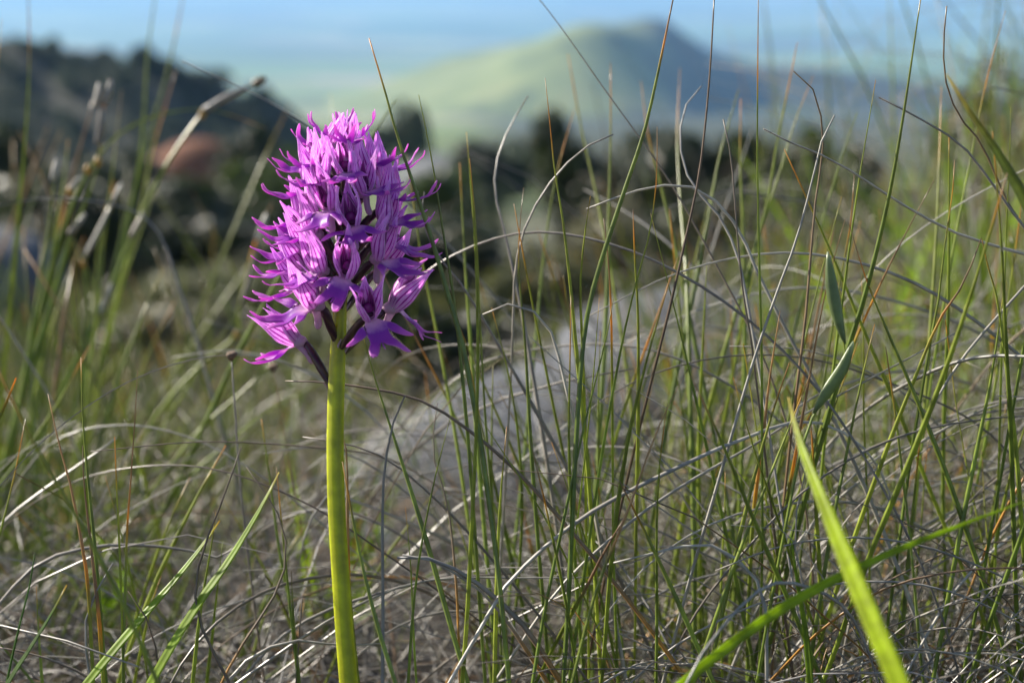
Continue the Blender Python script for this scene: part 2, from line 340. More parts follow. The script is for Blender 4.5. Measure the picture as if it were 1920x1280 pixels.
def trunk_mesh(seed):
    r = random.Random(seed); V = []; F = []
    def limb(p, q, r0, r1):
        P = catmull([p, [(p[i] + q[i]) / 2 + r.uniform(-.03, .03) for i in range(3)], q], 6); v, f = tube_data(P, np.linspace(r0, r1, 6), 6); o = len(V); V.extend(v); F.extend([tuple(a + o for a in x) for x in f])
    limb((0, 0, -0.08), (0.02, 0.01, 0.4), 0.045, 0.03)
    for i in range(5):
        a = i * 1.3 + r.random(); limb((0.01, 0, 0.15 + 0.05 * i), (0.28 * math.cos(a), 0.28 * math.sin(a), 0.5 + 0.05 * i), 0.024, 0.007)
    me = bpy.data.meshes.new('trunk'); me.from_pydata([tuple(v) for v in V], [], F); me.materials.append(M['bark']); return me
TRUNKS = [trunk_mesh(i) for i in range(3)]
tree_i = [0]
def tree(name, kind, pxx_, base_row, top_row, wpx, y, label, cat, group=None, snap=True):
    """a tree or shrub standing on the ground at distance y under photo column pxx_"""
    x = (pxx_ - 960) / FPX * y * 1.0; z = gz(x, y)
    if not snap: z = max(z, row_z(y, base_row))
    h = max(0.25 * y / 30, row_z(y, top_row) - z); wd = wpx / FPX * y * 1.15
    t = empty(name, (x, y, z)); tag(t, label, cat, group); i = tree_i[0]; tree_i[0] += 1
    c = bpy.data.objects.new('crown', CROWNS[kind][i % 2]); tr = bpy.data.objects.new('trunk', TRUNKS[i % 3])
    for o in (c, tr):
        COL.objects.link(o); o.parent = t; o.scale = (wd, wd, h * 1.05); o.rotation_euler.z = i * 1.9
    return t
tree('oak_tree', 'dark', 20, 0, 165, 300, 42, 'large dark evergreen oak at the left below the wooded crag', 'tree')
tree('oak_tree', 'dark', 215, 0, 270, 250, 60, 'broad dark oak at the foot of the crag beside the red earth patch', 'tree')
tree('oak_tree', 'dark', 470, 0, 225, 180, 52, 'dark oak with flat top below the end of the crag', 'tree')
tree('oak_tree', 'dark', 765, 0, 172, 100, 190, 'lone round dark tree on the pale green slope behind the flower', 'tree')
tree('oak_tree', 'dark', 690, 0, 222, 110, 160, 'low dark tree beside the lone round tree on the slope', 'tree')
tree('oak_tree', 'dark', 930, 0, 240, 150, 110, 'small blue-grey dark tree below the far hill', 'tree')
tree('holm_oak', 'dark', 1120, 0, 185, 210, 26, 'dark bushy oak with olive crown left in the row behind the grass', 'tree', 'dark oaks behind the grass')
tree('holm_oak', 'dark', 1290, 0, 200, 330, 22, 'widest dark oak in the middle of the row behind the grass', 'tree', 'dark oaks behind the grass')
tree('holm_oak', 'dark', 1440, 0, 225, 220, 25, 'dark oak at the right end of the row behind the grass', 'tree', 'dark oaks behind the grass')
tree('shrub', 'grey', 1140, 0, 300, 260, 10, 'pale grey-green sunlit shrub in front of the dark oaks', 'shrub')
tree('shrub', 'olive', 1010, 0, 410, 260, 8, 'olive shrub in front of the pale grey-green shrub', 'shrub')
tree('shrub', 'green', 540, 0, 290, 240, 30, 'sunlit green bush left of the flower head', 'shrub')
tree('shrub', 'dark', 330, 0, 345, 380, 22, 'low dark bush under the red earth patch', 'shrub')
tree('shrub', 'dark', 90, 0, 300, 380, 18, 'low dark bush under the large oak on the left', 'shrub')
tree('shrub', 'green', 850, 0, 320, 200, 22, 'green bush to the right of the flower head', 'shrub')
tree('shrub', 'dark', 790, 0, 390, 330, 12, 'dark bush directly behind the flower head', 'shrub')
tree('shrub', 'dark', 870, 0, 525, 330, 2.7, 'small dark bush above the grey boulder', 'shrub')
tree('shrub', 'green', 1850, 0, 120, 220, 7, 'green bush showing through the grass on the uphill side', 'shrub')
tree('shrub', 'dark', 1500, 0, 270, 330, 14, 'dark bush low behind the tall uphill grass', 'shrub')
tree('shrub', 'dark', 1330, 0, 310, 330, 9, 'dark bush low in front of the widest oak', 'shrub')
tree('shrub', 'dark', 1500, 0, 350, 260, 7.5, 'dark bush right behind the uphill edge of the sharp grass', 'shrub')
tree('shrub', 'olive', 420, 0, 505, 260, 7, 'low olive shrub in the clearing left of the flower', 'shrub')
tree('shrub', 'grey', 300, 0, 560, 240, 5, 'low greyish shrub in the clearing behind the left grass', 'shrub')
tree('shrub', 'olive', 560, 0, 600, 240, 4.2, 'small olive shrub beside the flower stalk in the clearing', 'shrub')
# crest trees of the crag: each a thing; the wood below them one mass
for i, (a, top) in enumerate([(-60, 62), (45, 66), (95, 60), (150, 84), (205, 86), (278, 72), (330, 92), (385, 118), (482, 152)]):
    yy = ycr - 4; x = (a - 960) / FPX * yy; zb = float(np.interp(x, cxs, czs)) - 4
    t = empty('pine_tree', (x, yy, zb)); tag(t, 'round dark tree on the skyline of the wooded crag', 'tree', 'skyline trees of the crag') if a < 480 else tag(t, 'dark tree on the small knoll at the low end of the crag', 'tree')
    h = row_z(yy, top) - zb; wd = 11 + 3 * math.sin(i * 2.1)
    for nm, me in (('crown', CROWNS['dark'][i % 2]), ('trunk', TRUNKS[i % 3])):
        o = bpy.data.objects.new(nm, me); COL.objects.link(o); o.parent = t; o.scale = (wd, wd, h); o.rotation_euler.z = i
def wood():
    base = CROWNS['dark'][0]; n = len(base.vertices); co = np.empty(n * 3); base.vertices.foreach_get('co', co); co = co.reshape(-1, 3)[: 4 * 500]
    r = np.random.default_rng(3); V = []; 
    me = crag.data; vc = np.empty(len(me.vertices) * 3); me.vertices.foreach_get('co', vc); vc = vc.reshape(-1, 3)
    vis = vc[(vc[:, 1] < ycr - 5) & (vc[:, 0] > -200)]
    for p in vis[r.choice(len(vis), 520, replace=False)]:
        s = r.uniform(4, 9); V.append(co * np.array([s, s, s * 0.8]) + p + np.array([0, 0, -1.0]))
    V = np.concatenate(V); F = [(i, i + 1, i + 2, i + 3) for i in range(0, len(V), 4)]
    tag(build('woodland', V, F, M['leaf_dark'], smooth=False), 'dark wood and scrub covering the face of the crag', 'woodland', kind='stuff')
wood()

# ------------------------------------------------------------------ boulders
def boulder(name, loc, size, seed, label, flatten=0.75):
    bm = bmesh.new(); bmesh.ops.create_icosphere(bm, subdivisions=5, radius=1.0)
    co = np.array([v.co for v in bm.verts]); f = fbm(co[:, 0] * 1.7 + co[:, 2], co[:, 1] * 1.7 - co[:, 2] * 0.6, seed, 4)
    f2 = fbm(co[:, 0] * 6 + co[:, 2] * 5, co[:, 1] * 6 - co[:, 2] * 4, seed + 1, 3)
    for v, a, b in zip(bm.verts, f, f2): v.co = v.co * (1 + 0.16 * a + 0.03 * b)
    for v in bm.verts: v.co = Vector((v.co.x * size[0], v.co.y * size[1], v.co.z * size[2]))
    me = bpy.data.meshes.new(name); bm.to_mesh(me); bm.free(); me.polygons.foreach_set('use_smooth', [True] * len(me.polygons)); me.materials.append(M['rock'])
    o = bpy.data.objects.new(name, me); COL.objects.link(o); o.location = loc; tag(o, label, 'rock'); return o
p = px(1010, 1010, 1.5); boulder('boulder', p, (0.27, 0.17, 0.17), 2, 'large blue-grey boulder behind the flower stalk').rotation_euler.y = R(-26)
p = px(1300, 760, 1.9); boulder('boulder', p, (0.2, 0.2, 0.15), 4, 'grey boulder half hidden behind the tall grass')
p = px(690, 1130, 1.15); boulder('boulder', p, (0.07, 0.08, 0.06), 8, 'small grey stone at the foot of the large boulder')
p = px(-10, 520, 6.5); p.z = max(p.z, gz(p.x, p.y)); boulder('boulder', p, (0.30, 0.3, 0.2), 6, 'bluish rock out in the clearing behind the left grass')
def earth_bank():
    y0 = 78; x0 = (370 - 960) / FPX * y0; X, Y = np.meshgrid(np.linspace(x0 - 5, x0 + 5, 30), np.linspace(y0 - 3, y0 + 3, 16)); k = np.clip(1 - ((X - x0) / 5) ** 2 - ((Y - y0) / 3) ** 2, 0, 1)
    zt = row_z(y0, 262); grid_obj('earth_bank', X, Y, ground_z(X, Y) - 0.4 + (zt - ground_z(X, Y) + .4) * k ** .6 + 0.15 * fbm(X, Y, 3), noise_mat('red_earth', 0.8, [(0.3, (0.16, 0.06, 0.035)), (0.6, (0.26, 0.11, 0.06)), (0.8, (0.22, 0.19, 0.09))]))
earth_bank()
p = px(840, 275, 120); p.z = gz(p.x, p.y) + 2; boulder('boulder', p, (4.2, 4, 2.2), 16, 'big grey outcrop on the slope right of the flower head')

# ------------------------------------------------------------------ the orchid
D0 = 0.475
MM = 0.001
def patch(nu, nv, f):
    """grid patch: f(u in -1..1, v in 0..1) -> point; returns verts, faces, uvs"""
    V = []; U = []; F = []
    for j in range(nv + 1):
        for i in range(nu + 1):
            u = -1 + 2 * i / nu; v = j / nv; V.append(f(u, v)); U.append(((u + 1) / 2, v))
    for j in range(nv):
        for i in range(nu):
            a = j * (nu + 1) + i; F.append((a, a + 1, a + nu + 2, a + nu + 1))
    return V, F, U
def prof(t, pts): return float(np.interp(t, [p[0] for p in pts], [p[1] for p in pts]))
def hood_part(r, phi, length, half_w, rscale, flare, sweep):
    """one sepal or petal lying on the helmet: angle phi round the hood axis (0 = towards the lip)"""
    el = R(50); A = Vector((0, math.cos(el), math.sin(el))); B = Vector((0, math.sin(el), -math.cos(el))); C = Vector((1, 0, 0))
    j = [r.uniform(-1, 1) for _ in range(6)]
    def f(u, v):
        rad = prof(v, [(0, 1.3), (0.15, 2.9), (0.38, 4.1), (0.6, 4.0), (0.8, 3.3), (1, 2.4)]) * rscale + flare * max(0, v - 0.5) ** 1.5
        wd = half_w * prof(v, [(0, 0.45), (0.12, 0.85), (0.3, 1.05), (0.46, 0.86), (0.62, 0.55), (0.76, 0.3), (0.88, 0.16), (1, 0.03)])
        th = phi + u * wd / max(rad, 1.6) + 0.12 * j[0] * v + sweep * v * v
        rr = rad + 0.35 * math.sin(u * 2.2 + j[1] * 3) * v - 0.5 * u * u * v + 0.18 * math.sin(v * 9 + j[3] * 4 + u * 2)
        p = A * (v * length - 1.6 * (1 - v)) + (B * math.cos(th) + C * math.sin(th)) * rr
        p = p + C * (0.9 * j[4] * v ** 3) + A * (0.25 * math.sin(u * 3 + j[5] * 3) * v)
        return p * MM
    return patch(6, 12, f)
def lip_mesh(r, sc, curl, droop, spread):
    """the man-shaped lip: body, two arms, two legs and a small tail in one sheet of quads"""
    P = {}; V2 = []; UV = []; F = []
    def add(x, y, u, v): V2.append((x, y)); UV.append((u, v)); return len(V2) - 1
    rows = [(0.0, 1.5), (1.4, 1.9), (2.8, 2.7), (4.2, 3.2), (5.6, 3.0), (7.2, 3.1), (8.6, 3.3)]
    grid = []
    for y, hw in rows: grid.append([add(hw * k / 2, y, abs(k) / 2 * 0.9, y / 20) for k in (-2, -1, 0, 1, 2)])
    for j in range(len(rows) - 1):
        for i in range(4): F.append((grid[j][i], grid[j][i + 1], grid[j + 1][i + 1], grid[j + 1][i]))
    def ribbon(start, axis, n, w0, tipx, tipy, bend, v0):
        """extrude the edge loop 'start' (3 vertex ids) along a curve to the tip"""
        prev = start; s = [V2[i] for i in start]; cx, cy = s[1]; dx, dy = tipx - cx, tipy - cy; l = math.hypot(dx, dy); nx_, ny_ = -dy / l, dx / l
        ex, ey = s[2][0] - s[0][0], s[2][1] - s[0][1]; sg = 1 if ex * nx_ + ey * ny_ > 0 else -1
        for k in range(1, n + 1):
            t = k / n; b = bend * math.sin(math.pi * t); x = cx + dx * t + nx_ * b; y = cy + dy * t + ny_ * b
            wv = w0 * (1 - 0.25 * t) * (1 - t ** 5) * (1 + 0.25 * math.sin(t * 7 + bend)) + 0.12
            cur = [add(x + nx_ * wv * q * sg, y + ny_ * wv * q * sg, 0.25 + abs(q) * 0.75, min(1.0, v0 + (1 - v0) * t)) for q in (-1, 0, 1)]
            for q in (0, 1): F.append((prev[q], prev[q + 1], cur[q + 1], cur[q]))
            prev = cur
    j = lambda a: r.uniform(-a, a)
    for s, side in ((-1, 0), (1, 4)):
        ids = [grid[2][side], grid[3][side], grid[4][side]]
        ribbon(ids, 0, 7, 1.1, s * (8.6 * spread + j(1.4)), 9.0 + j(2.2), j(1.0), 0.25)
        leg = [grid[6][0], grid[6][1], grid[6][2]] if s < 0 else [grid[6][2], grid[6][3], grid[6][4]]
        ribbon(leg, 1, 8, 1.2, s * (4.4 * spread + j(1.0)), 17.5 + j(2.0), j(0.9), 0.45)
    a0 = add(-0.35, 10.3, 0.8, 0.6); a1 = add(0.3, 10.4, 0.8, 0.6); a2 = add(j(0.4), 12.6, 1, 0.75); F.append((grid[6][2], a1, a2, a0))
    # bend the sheet
    ph = [r.uniform(0, 6) for _ in range(4)]
    ys = np.linspace(0, 22, 45); al = R(-42) + 0 * ys
    al = np.interp(ys, [0, 3, 7, 12, 18, 22], [R(-8), R(-22 - droop), R(-30 - droop), R(-14 - droop * 0.6 + curl * 0.4), R(14 + curl), R(25 + curl)])
    cy_ = np.concatenate([[0], np.cumsum(np.cos(al[:-1]) * np.diff(ys))]); cz_ = np.concatenate([[0], np.cumsum(np.sin(al[:-1]) * np.diff(ys))])
    V = []
    for x, y in V2:
        a = np.interp(y, ys, al); Y = np.interp(y, ys, cy_); Z = np.interp(y, ys, cz_)
        up = 0.035 * x * x * (0.3 + 0.05 * curl * 0.6) + 0.35 * math.sin(x * 0.8 + ph[0]) * min(1, y / 5) + 0.3 * math.sin(y * 0.9 + ph[1] + x * 0.3) - 0.12 * max(0, 3 - abs(x)) * min(1, y / 3)
        tw = 0.05 * math.sin(ph[2]) * x * y / 10
        V.append(Vector((x, Y - math.sin(a) * (up + tw), Z + math.cos(a) * (up + tw) - 0.8)) * MM * 1.0)
    V = [v * sc for v in V]
    return V, F, UV
def add_mods(o, th, sub=1):
    if sub: s = o.modifiers.new('smooth', 'SUBSURF'); s.levels = sub; s.render_levels = sub
    s = o.modifiers.new('thickness', 'SOLIDIFY'); s.thickness = th; s.offset = 0
STEM_PX = [(668, 1500), (661, 1380), (655, 1290), (646, 1180), (638, 1060), (631, 940), (629, 820), (632, 700), (637, 600), (641, 500), (645, 400), (648, 320), (650, 265)]
STEM_R = [3.2, 3.15, 3.1, 3.0, 2.95, 2.9, 2.85, 2.75, 2.3, 1.9, 1.6, 1.3, 0.7]
stem_pts = [px(x, y, D0) for x, y in STEM_PX]
base = stem_pts[0].copy(); base.z = gz(base.x, base.y) - 0.01
stem_pts[0] = base
orchid = empty('orchid', (base.x, base.y, base.z))
tag(orchid, 'purple orchid with a dense flower spike on a yellow-green stalk', 'orchid')
def stem():
    n = 46; P = catmull(stem_pts, n); P0 = np.array([tuple(p) for p in stem_pts])
    s = np.linalg.norm(np.diff(P0, axis=0), axis=1); s = np.concatenate([[0], np.cumsum(s)]) / s.sum()
    rad = np.interp(np.linspace(0, 1, n), s, STEM_R) * MM
    sides = 20; V, F = tube_data(P, rad, sides)
    V = np.array(V); cols = []
    for i in range(n):
        t = P[i][2]; z560 = px(637, 590, D0).z
        k = float(sstep(z560 - 0.004, z560 + 0.02, P[i][2]))
        for q in range(sides):
            rib = 1 + 0.035 * math.cos(q * math.tau / sides * 5)
            V[i * sides + q] = P[i] + (V[i * sides + q] - P[i]) * rib
            g = np.array([0.46, 0.50, 0.025]) * (0.92 + 0.16 * math.cos(q * math.tau / sides * 5)); d = np.array([0.055, 0.03, 0.022])
            cols.append(g * (1 - k) + d * k)
    V = V - np.array(tuple(orchid.location))
    build('stem', V, F, M['stem'], orchid, cols)
stem()
def axis_at(z):
    P = np.array([tuple(p) for p in stem_pts]); return Vector((np.interp(z, P[:, 2], P[:, 0]), np.interp(z, P[:, 2], P[:, 1]), z))
# throat pixel x, y, azimuth (0 = faces the camera, + = to the right), elevation, scale, lip curl, lip droop
FL = [
 (653, 274, 5, 45, .68, 10, -10), (622, 268, -75, 62, .72, 20, -10), (668, 268, 95, 68, .66, 10, -10), (640, 262, 170, 70, .66, 0, 0), (607, 292, -110, 55, .8, 20, 0),
 (650, 322, 0, 26, .84, 0, 12), (606, 316, -62, 38, .82, 16, 0), (690, 318, 70, 48, .85, 10, 0), (585, 322, -95, 32, .86, 22, 4), (712, 330, 110, 42, .9, 12, 0),
 (684, 357, 42, 30, .96, 14, 6), (616, 388, -20, 18, 1.0, -4, 20), (592, 362, -78, 26, .98, 24, 6), (728, 378, 84, 32, .98, 18, 0), (640, 350, 178, 30, .9, 0, 0),
 (661, 421, 6, 20, 1.0, 2, 14), (577, 410, -92, 16, 1.0, 18, 8), (588, 436, -70, 18, 1.0, 22, 6), (722, 416, 66, 26, 1.0, 16, 4), (716, 448, 98, 8, 1.02, 4, 6),
 (711, 482, 52, 16, 1.04, 8, 16), (580, 464, -84, 10, 1.05, 16, 6), (568, 498, -98, 10, 1.05, 18, 4), (650, 513, -12, 12, 1.06, 4, 24), (640, 440, 180, 20, 1.0, 0, 0), (722, 497, 120, 10, 1.0, 8, 0),
 (566, 538, -104, 4, 1.08, 14, 2), (588, 570, -60, 10, 1.1, 14, 10), (692, 592, 24, 6, 1.06, 0, 26), (739, 575, 105, 0, 1.1, -14, 22), (630, 520, 170, 8, 1.0, 0, 0), (556, 640, -112, -14, 1.08, 22, -4), (600, 505, -45, 14, 1.0, 10, 8), (604, 342, -40, 34, .85, 8, 8), (590, 455, -115, 14, 1.0, 20, 4)]
def flower(i, f):
    fx, fy, az, el, sc, curl, droop = f; r = random.Random(100 + i)
    rad = (0.015 + 0.003 * (fy - 270) / 300)
    T = px(fx, fy, D0 - rad * math.cos(R(az)))
    Fv = Vector((math.sin(R(az)) * math.cos(R(el)), -math.cos(R(az)) * math.cos(R(el)), math.sin(R(el))))
    Xv = Fv.cross(Vector((0, 0, 1))).normalized(); Zv = Xv.cross(Fv).normalized()
    roll = r.uniform(-0.22, 0.22); Rm = Matrix((Xv, Fv, Zv)).transposed(); Rm = Rm @ Matrix.Rotation(roll, 3, 'Y')
    W = Matrix.Translation(T) @ Rm.to_4x4()
    # receptacle and throat: the flower's own mesh
    P = np.array([(0, -3.4, -1.0), (0, -2.6, -0.6), (0, -1.4, -0.2), (0, -0.2, -0.2), (0, 0.5, -0.3)]) * MM * sc
    V, F = tube_data(P, np.array([0.9, 1.7, 2.1, 2.2, 1.7]) * MM * sc, 10)
    fo = build('flower', V, F, M['spur'], orchid)
    fo.matrix_local = Matrix.Translation(-orchid.location) @ W
    def child(name, V, F, m, **k): o = build(name, V, F, m, fo, **k); return o
    ln = 15.2
    for ph, hw, lg in ((math.pi, 4.0, 1.0), (R(92), 4.1, 1.02), (R(-92), 4.1, 1.0)):
        V, F, U = hood_part(r, ph + r.uniform(-.1, .1), ln * lg * r.uniform(.93, 1.1), hw, 1.0, r.uniform(0, 11) if r.random() < .75 else -1.0, r.uniform(-.25, .25))
        add_mods(child('sepal', [v * sc for v in V], F, M['sepal'], uvs=U), 0.00022)
    for ph in (R(142), R(-142)):
        V, F, U = hood_part(r, ph, ln * 0.74, 1.9, 0.66, r.uniform(-1, 1), 0)
        add_mods(child('petal', [v * sc for v in V], F, M['petal'], uvs=U), 0.0002)
    V, F, U = lip_mesh(r, sc * 1.08, curl, droop, r.uniform(.85, 1.1))
    add_mods(child('lip', V, F, M['lip'], uvs=U), 0.00028)
    # column: a small hood with the dark opening under it
    bm = bmesh.new(); bmesh.ops.create_uvsphere(bm, u_segments=12, v_segments=8, radius=1.0)
    cv = [Vector((v.co.x * 1.9, v.co.y * 1.7 + 0.3 + 0.5 * max(0, v.co.z), v.co.z * 2.2 + 2.1 if v.co.z > -0.2 else v.co.z * 1.0 + 1.9)) * MM * sc for v in bm.verts]
    cf = [tuple(v.index for v in f_.verts) for f_ in bm.faces]; child('column', cv, cf, M['column'])
    tv = [Vector((v.co.x * 1.35, v.co.y * 0.9 + 1.0, v.co.z * 0.95 + 0.55)) * MM * sc for v in bm.verts]; child('throat', tv, cf, M['throat']); bm.free()
    P = catmull([(0, -0.4, -0.8), (0, -1.6, -2.8), (0.3, -2.8, -5.6), (0.3, -3.2, -8.0)], 9) * MM * sc
    V, F = tube_data(P, np.array([1.3, 1.35, 1.25, 1.15, 1.1, 1.1, 1.15, 1.1, 0.6]) * MM * sc, 8); child('spur', V, F, M['spur'])
    # ovary from the stem to the back of the flower
    Wi = W.inverted(); az_p = axis_at(T.z - 0.011 * sc - 0.004); b0 = Wi @ az_p; end = Vector((0, -3.0, -0.9)) * MM * sc
    midw = Wi @ (az_p.lerp(W @ end, 0.5) + Vector((0, 0, 0.0006)))
    P = catmull([b0, midw, b0.lerp(end, 0.8) + Vector((0, -.2, .5)) * MM, end], 12)
    rd = np.interp(np.linspace(0, 1, 12), [0, .15, .5, .85, 1], [0.6, 0.95, 1.45, 1.35, 1.0]) * MM * sc
    V, F = tube_data(P, rd, 9, 1.0, 5.0); cols = [(((q % 3) == 0) * 0.9 * (1 - 0.8 * k / 11),) * 3 for k in range(12) for q in range(9)]
    child('ovary', V, F, M['ovary'], cols=cols)
    # thin bract at the ovary's foot
    d = (midw - b0).normalized(); s_ = d.cross(Vector((0.3, 0.5, 0.8))).normalized(); n_ = s_.cross(d)
    V, F, U = patch(2, 4, lambda u, v: b0 + d * (6.5 * v * MM) + s_ * (u * (1 - v) * 1.3 * MM) + n_ * ((1.4 + 0.8 * v - 0.5 * u * u) * MM))
    child('bract', V, F, M['bract'], uvs=U)
for i, f in enumerate(FL): flower(i, f)

# ------------------------------------------------------------------ grass
GREEN = [(0.21, 0.275, 0.05), (0.25, 0.31, 0.055), (0.165, 0.225, 0.05), (0.29, 0.34, 0.06), (0.21, 0.27, 0.08)]
GREY = [(0.36, 0.34, 0.31), (0.46, 0.44, 0.41), (0.28, 0.25, 0.22), (0.33, 0.32, 0.32), (0.48, 0.46, 0.42), (0.23, 0.20, 0.17)]
BROWN = [(0.20, 0.135, 0.08), (0.26, 0.17, 0.09), (0.15, 0.10, 0.065)]
ORANGE = np.array((0.58, 0.29, 0.04))
def shade(kind, r, n):
    """colours from base to tip"""
    t = np.linspace(0, 1, n)[:, None]
    if kind in 'go':
        g = np.array(r.choice(GREEN)) * r.uniform(0.85, 1.2); dead = np.array(r.choice(BROWN)) * 1.7
        a = r.uniform(0.9, 1.05) if kind == 'g' else r.uniform(0.6, 0.85); wd = r.uniform(0.02, 0.06)
        yel = np.array((0.27, 0.29, 0.05))
        c = g + (yel - g) * np.clip((t - (a - 0.35)) / 0.35, 0, 1) * 0.7
        c = c + (ORANGE * r.uniform(.8, 1.1) - c) * np.clip((t - a + wd) / wd, 0, 1)
        c = c + (dead - c) * np.clip((t - a - wd * 0.6) / wd, 0, 1)
        return c
    if kind == 'p': return np.array((0.16, 0.21, 0.07)) + 0 * t + np.clip((t - .55) / .2, 0, 1) * (np.array((0.45, 0.42, 0.30)) - np.array((0.16, 0.21, 0.07)))
    g = np.array(r.choice(GREY if kind == 'd' else BROWN)) * r.uniform(0.8, 1.15); h = np.array(r.choice(GREY))
    c = g + (h - g) * t * r.uniform(0, 1)
    if kind == 'b' and r.random() < 0.5:
        m = r.uniform(.2, .5); c = c + (ORANGE - c) * np.exp(-((t - m) / 0.12) ** 2) * 0.9
    if kind == 'w': c = np.array((0.52, 0.50, 0.46)) + 0.12 * np.sin(t * 9) - 0.1 * t
    return c
def blade_obj(name, P, r, kind, rad, parent, flat=0.65, n=None, sides=4, mat_=None, label=None):
    """P runs base -> tip"""
    if n is None: n = int(max(10, min(42, sum((Vector(P[i + 1]) - Vector(P[i])).length for i in range(len(P) - 1)) / 0.009)))
    Q = catmull(P, n); t = np.linspace(0, 1, n)
    tip = 0.22 if kind in 'go' else 0.5
    rr = rad * 1.2 * (0.85 + 0.15 * np.sin(t * 3)) * np.where(t > 0.6, 1 - (1 - tip) * ((t - 0.6) / 0.4) ** 1.3, 1.0)
    V, F = tube_data(Q, rr, sides, flat, r.uniform(-2, 2), r.uniform(0, 3)); cols = np.repeat(shade(kind, r, n), sides, axis=0)
    off = np.array(tuple(parent.location)) if parent is not None else np.zeros(3)
    return build(name, np.array(V) - off, F, mat_ or M['blade' if kind in 'gop' else 'straw'], parent, cols)
def to_ground(P, r, lean=None):
    """carry a traced blade (tip -> low end) on down to the ground"""
    P = [Vector(p) for p in P]
    d = (P[-1] - P[-2]).normalized(); guard = 0
    if d.z > -0.25: d = (d + Vector((0, 0, -0.8))).normalized()
    while P[-1].z > gz(P[-1].x, P[-1].y) - 0.004 and guard < 14:
        d = (d + Vector((r.uniform(-.03, .03), 0, -0.10))).normalized(); P.append(P[-1] + d * 0.035); guard += 1
    return P
def traced(parent, kind, d0, d1, pts, rad=0.72, name=None, ground=True, r=rng):
    n = len(pts); P = [px(x, y, d0 + (d1 - d0) * i / max(1, n - 1)) for i, (x, y) in enumerate(pts)]
    if ground: P = to_ground(P, r)
    return blade_obj(name or ('blade' if kind in 'gop' else 'dry_blade'), P[::-1], r, kind, rad * MM, parent)
def grow(r, base, az, el, length, droop, n=7, wob=0.05):
    """curve of a free blade: azimuth az (0 = away from camera, + right), elevation el falling by droop over its length"""
    P = [np.array(base, float)]; e = el; a = az
    for i in range(n):
        s = length / n; P.append(P[-1] + s * np.array((math.sin(a) * math.cos(e), math.cos(a) * math.cos(e), math.sin(e))))
        e -= droop / n * (0.4 + 1.2 * i / n) + r.uniform(-wob, wob); a += r.uniform(-wob, wob)
    g = [gz(p[0], p[1]) + 0.003 for p in P]
    for i in range(1, n + 1): P[i][2] = max(P[i][2], g[i])
    return P
def visible_x(p):
    d = p[1] * math.cos(PITCH) - p[2] * math.sin(PITCH); return 960 + FPX * p[0] / d, 640 - FPX * (p[1] * math.sin(PITCH) + p[2] * math.cos(PITCH)) / d
def clear_of_flower(P):
    for p in P:
        if p[1] < 0.52:
            x, y = visible_x(p)
            if 430 < x < 840 and y < 730: return False
            if 590 < x < 700 and p[1] < 0.48: return False
    return True
def mass(name, curves, r, kinds, rad, parent, mat_, sides=3, n=7, label=None, cat=None):
    V = []; F = []; C = []; o = 0
    for P in curves:
        Q = catmull(P, n); k = r.choice(kinds); t = np.linspace(0, 1, n)
        v, f = tube_data(Q, rad * r.uniform(.6, 1.2) * MM * (1 - 0.6 * t ** 2), sides, 0.8, 1.0, r.uniform(0, 3)); V += v; F += [tuple(i + o for i in q) for q in f[:-2]]
        C.append(np.repeat(shade(k, r, n), sides, axis=0)); o += len(v)
    off = np.array(tuple(parent.location)) if parent is not None else 0
    ob = build(name, np.array(V) - off, F, mat_, parent, np.concatenate(C)); ob['kind'] = 'stuff'
    if label: tag(ob, label, cat)
    return ob
def tussock(name, x, y, label):
    t = empty(name, (x, y, gz(x, y))); return tag(t, label, 'grass tuft')

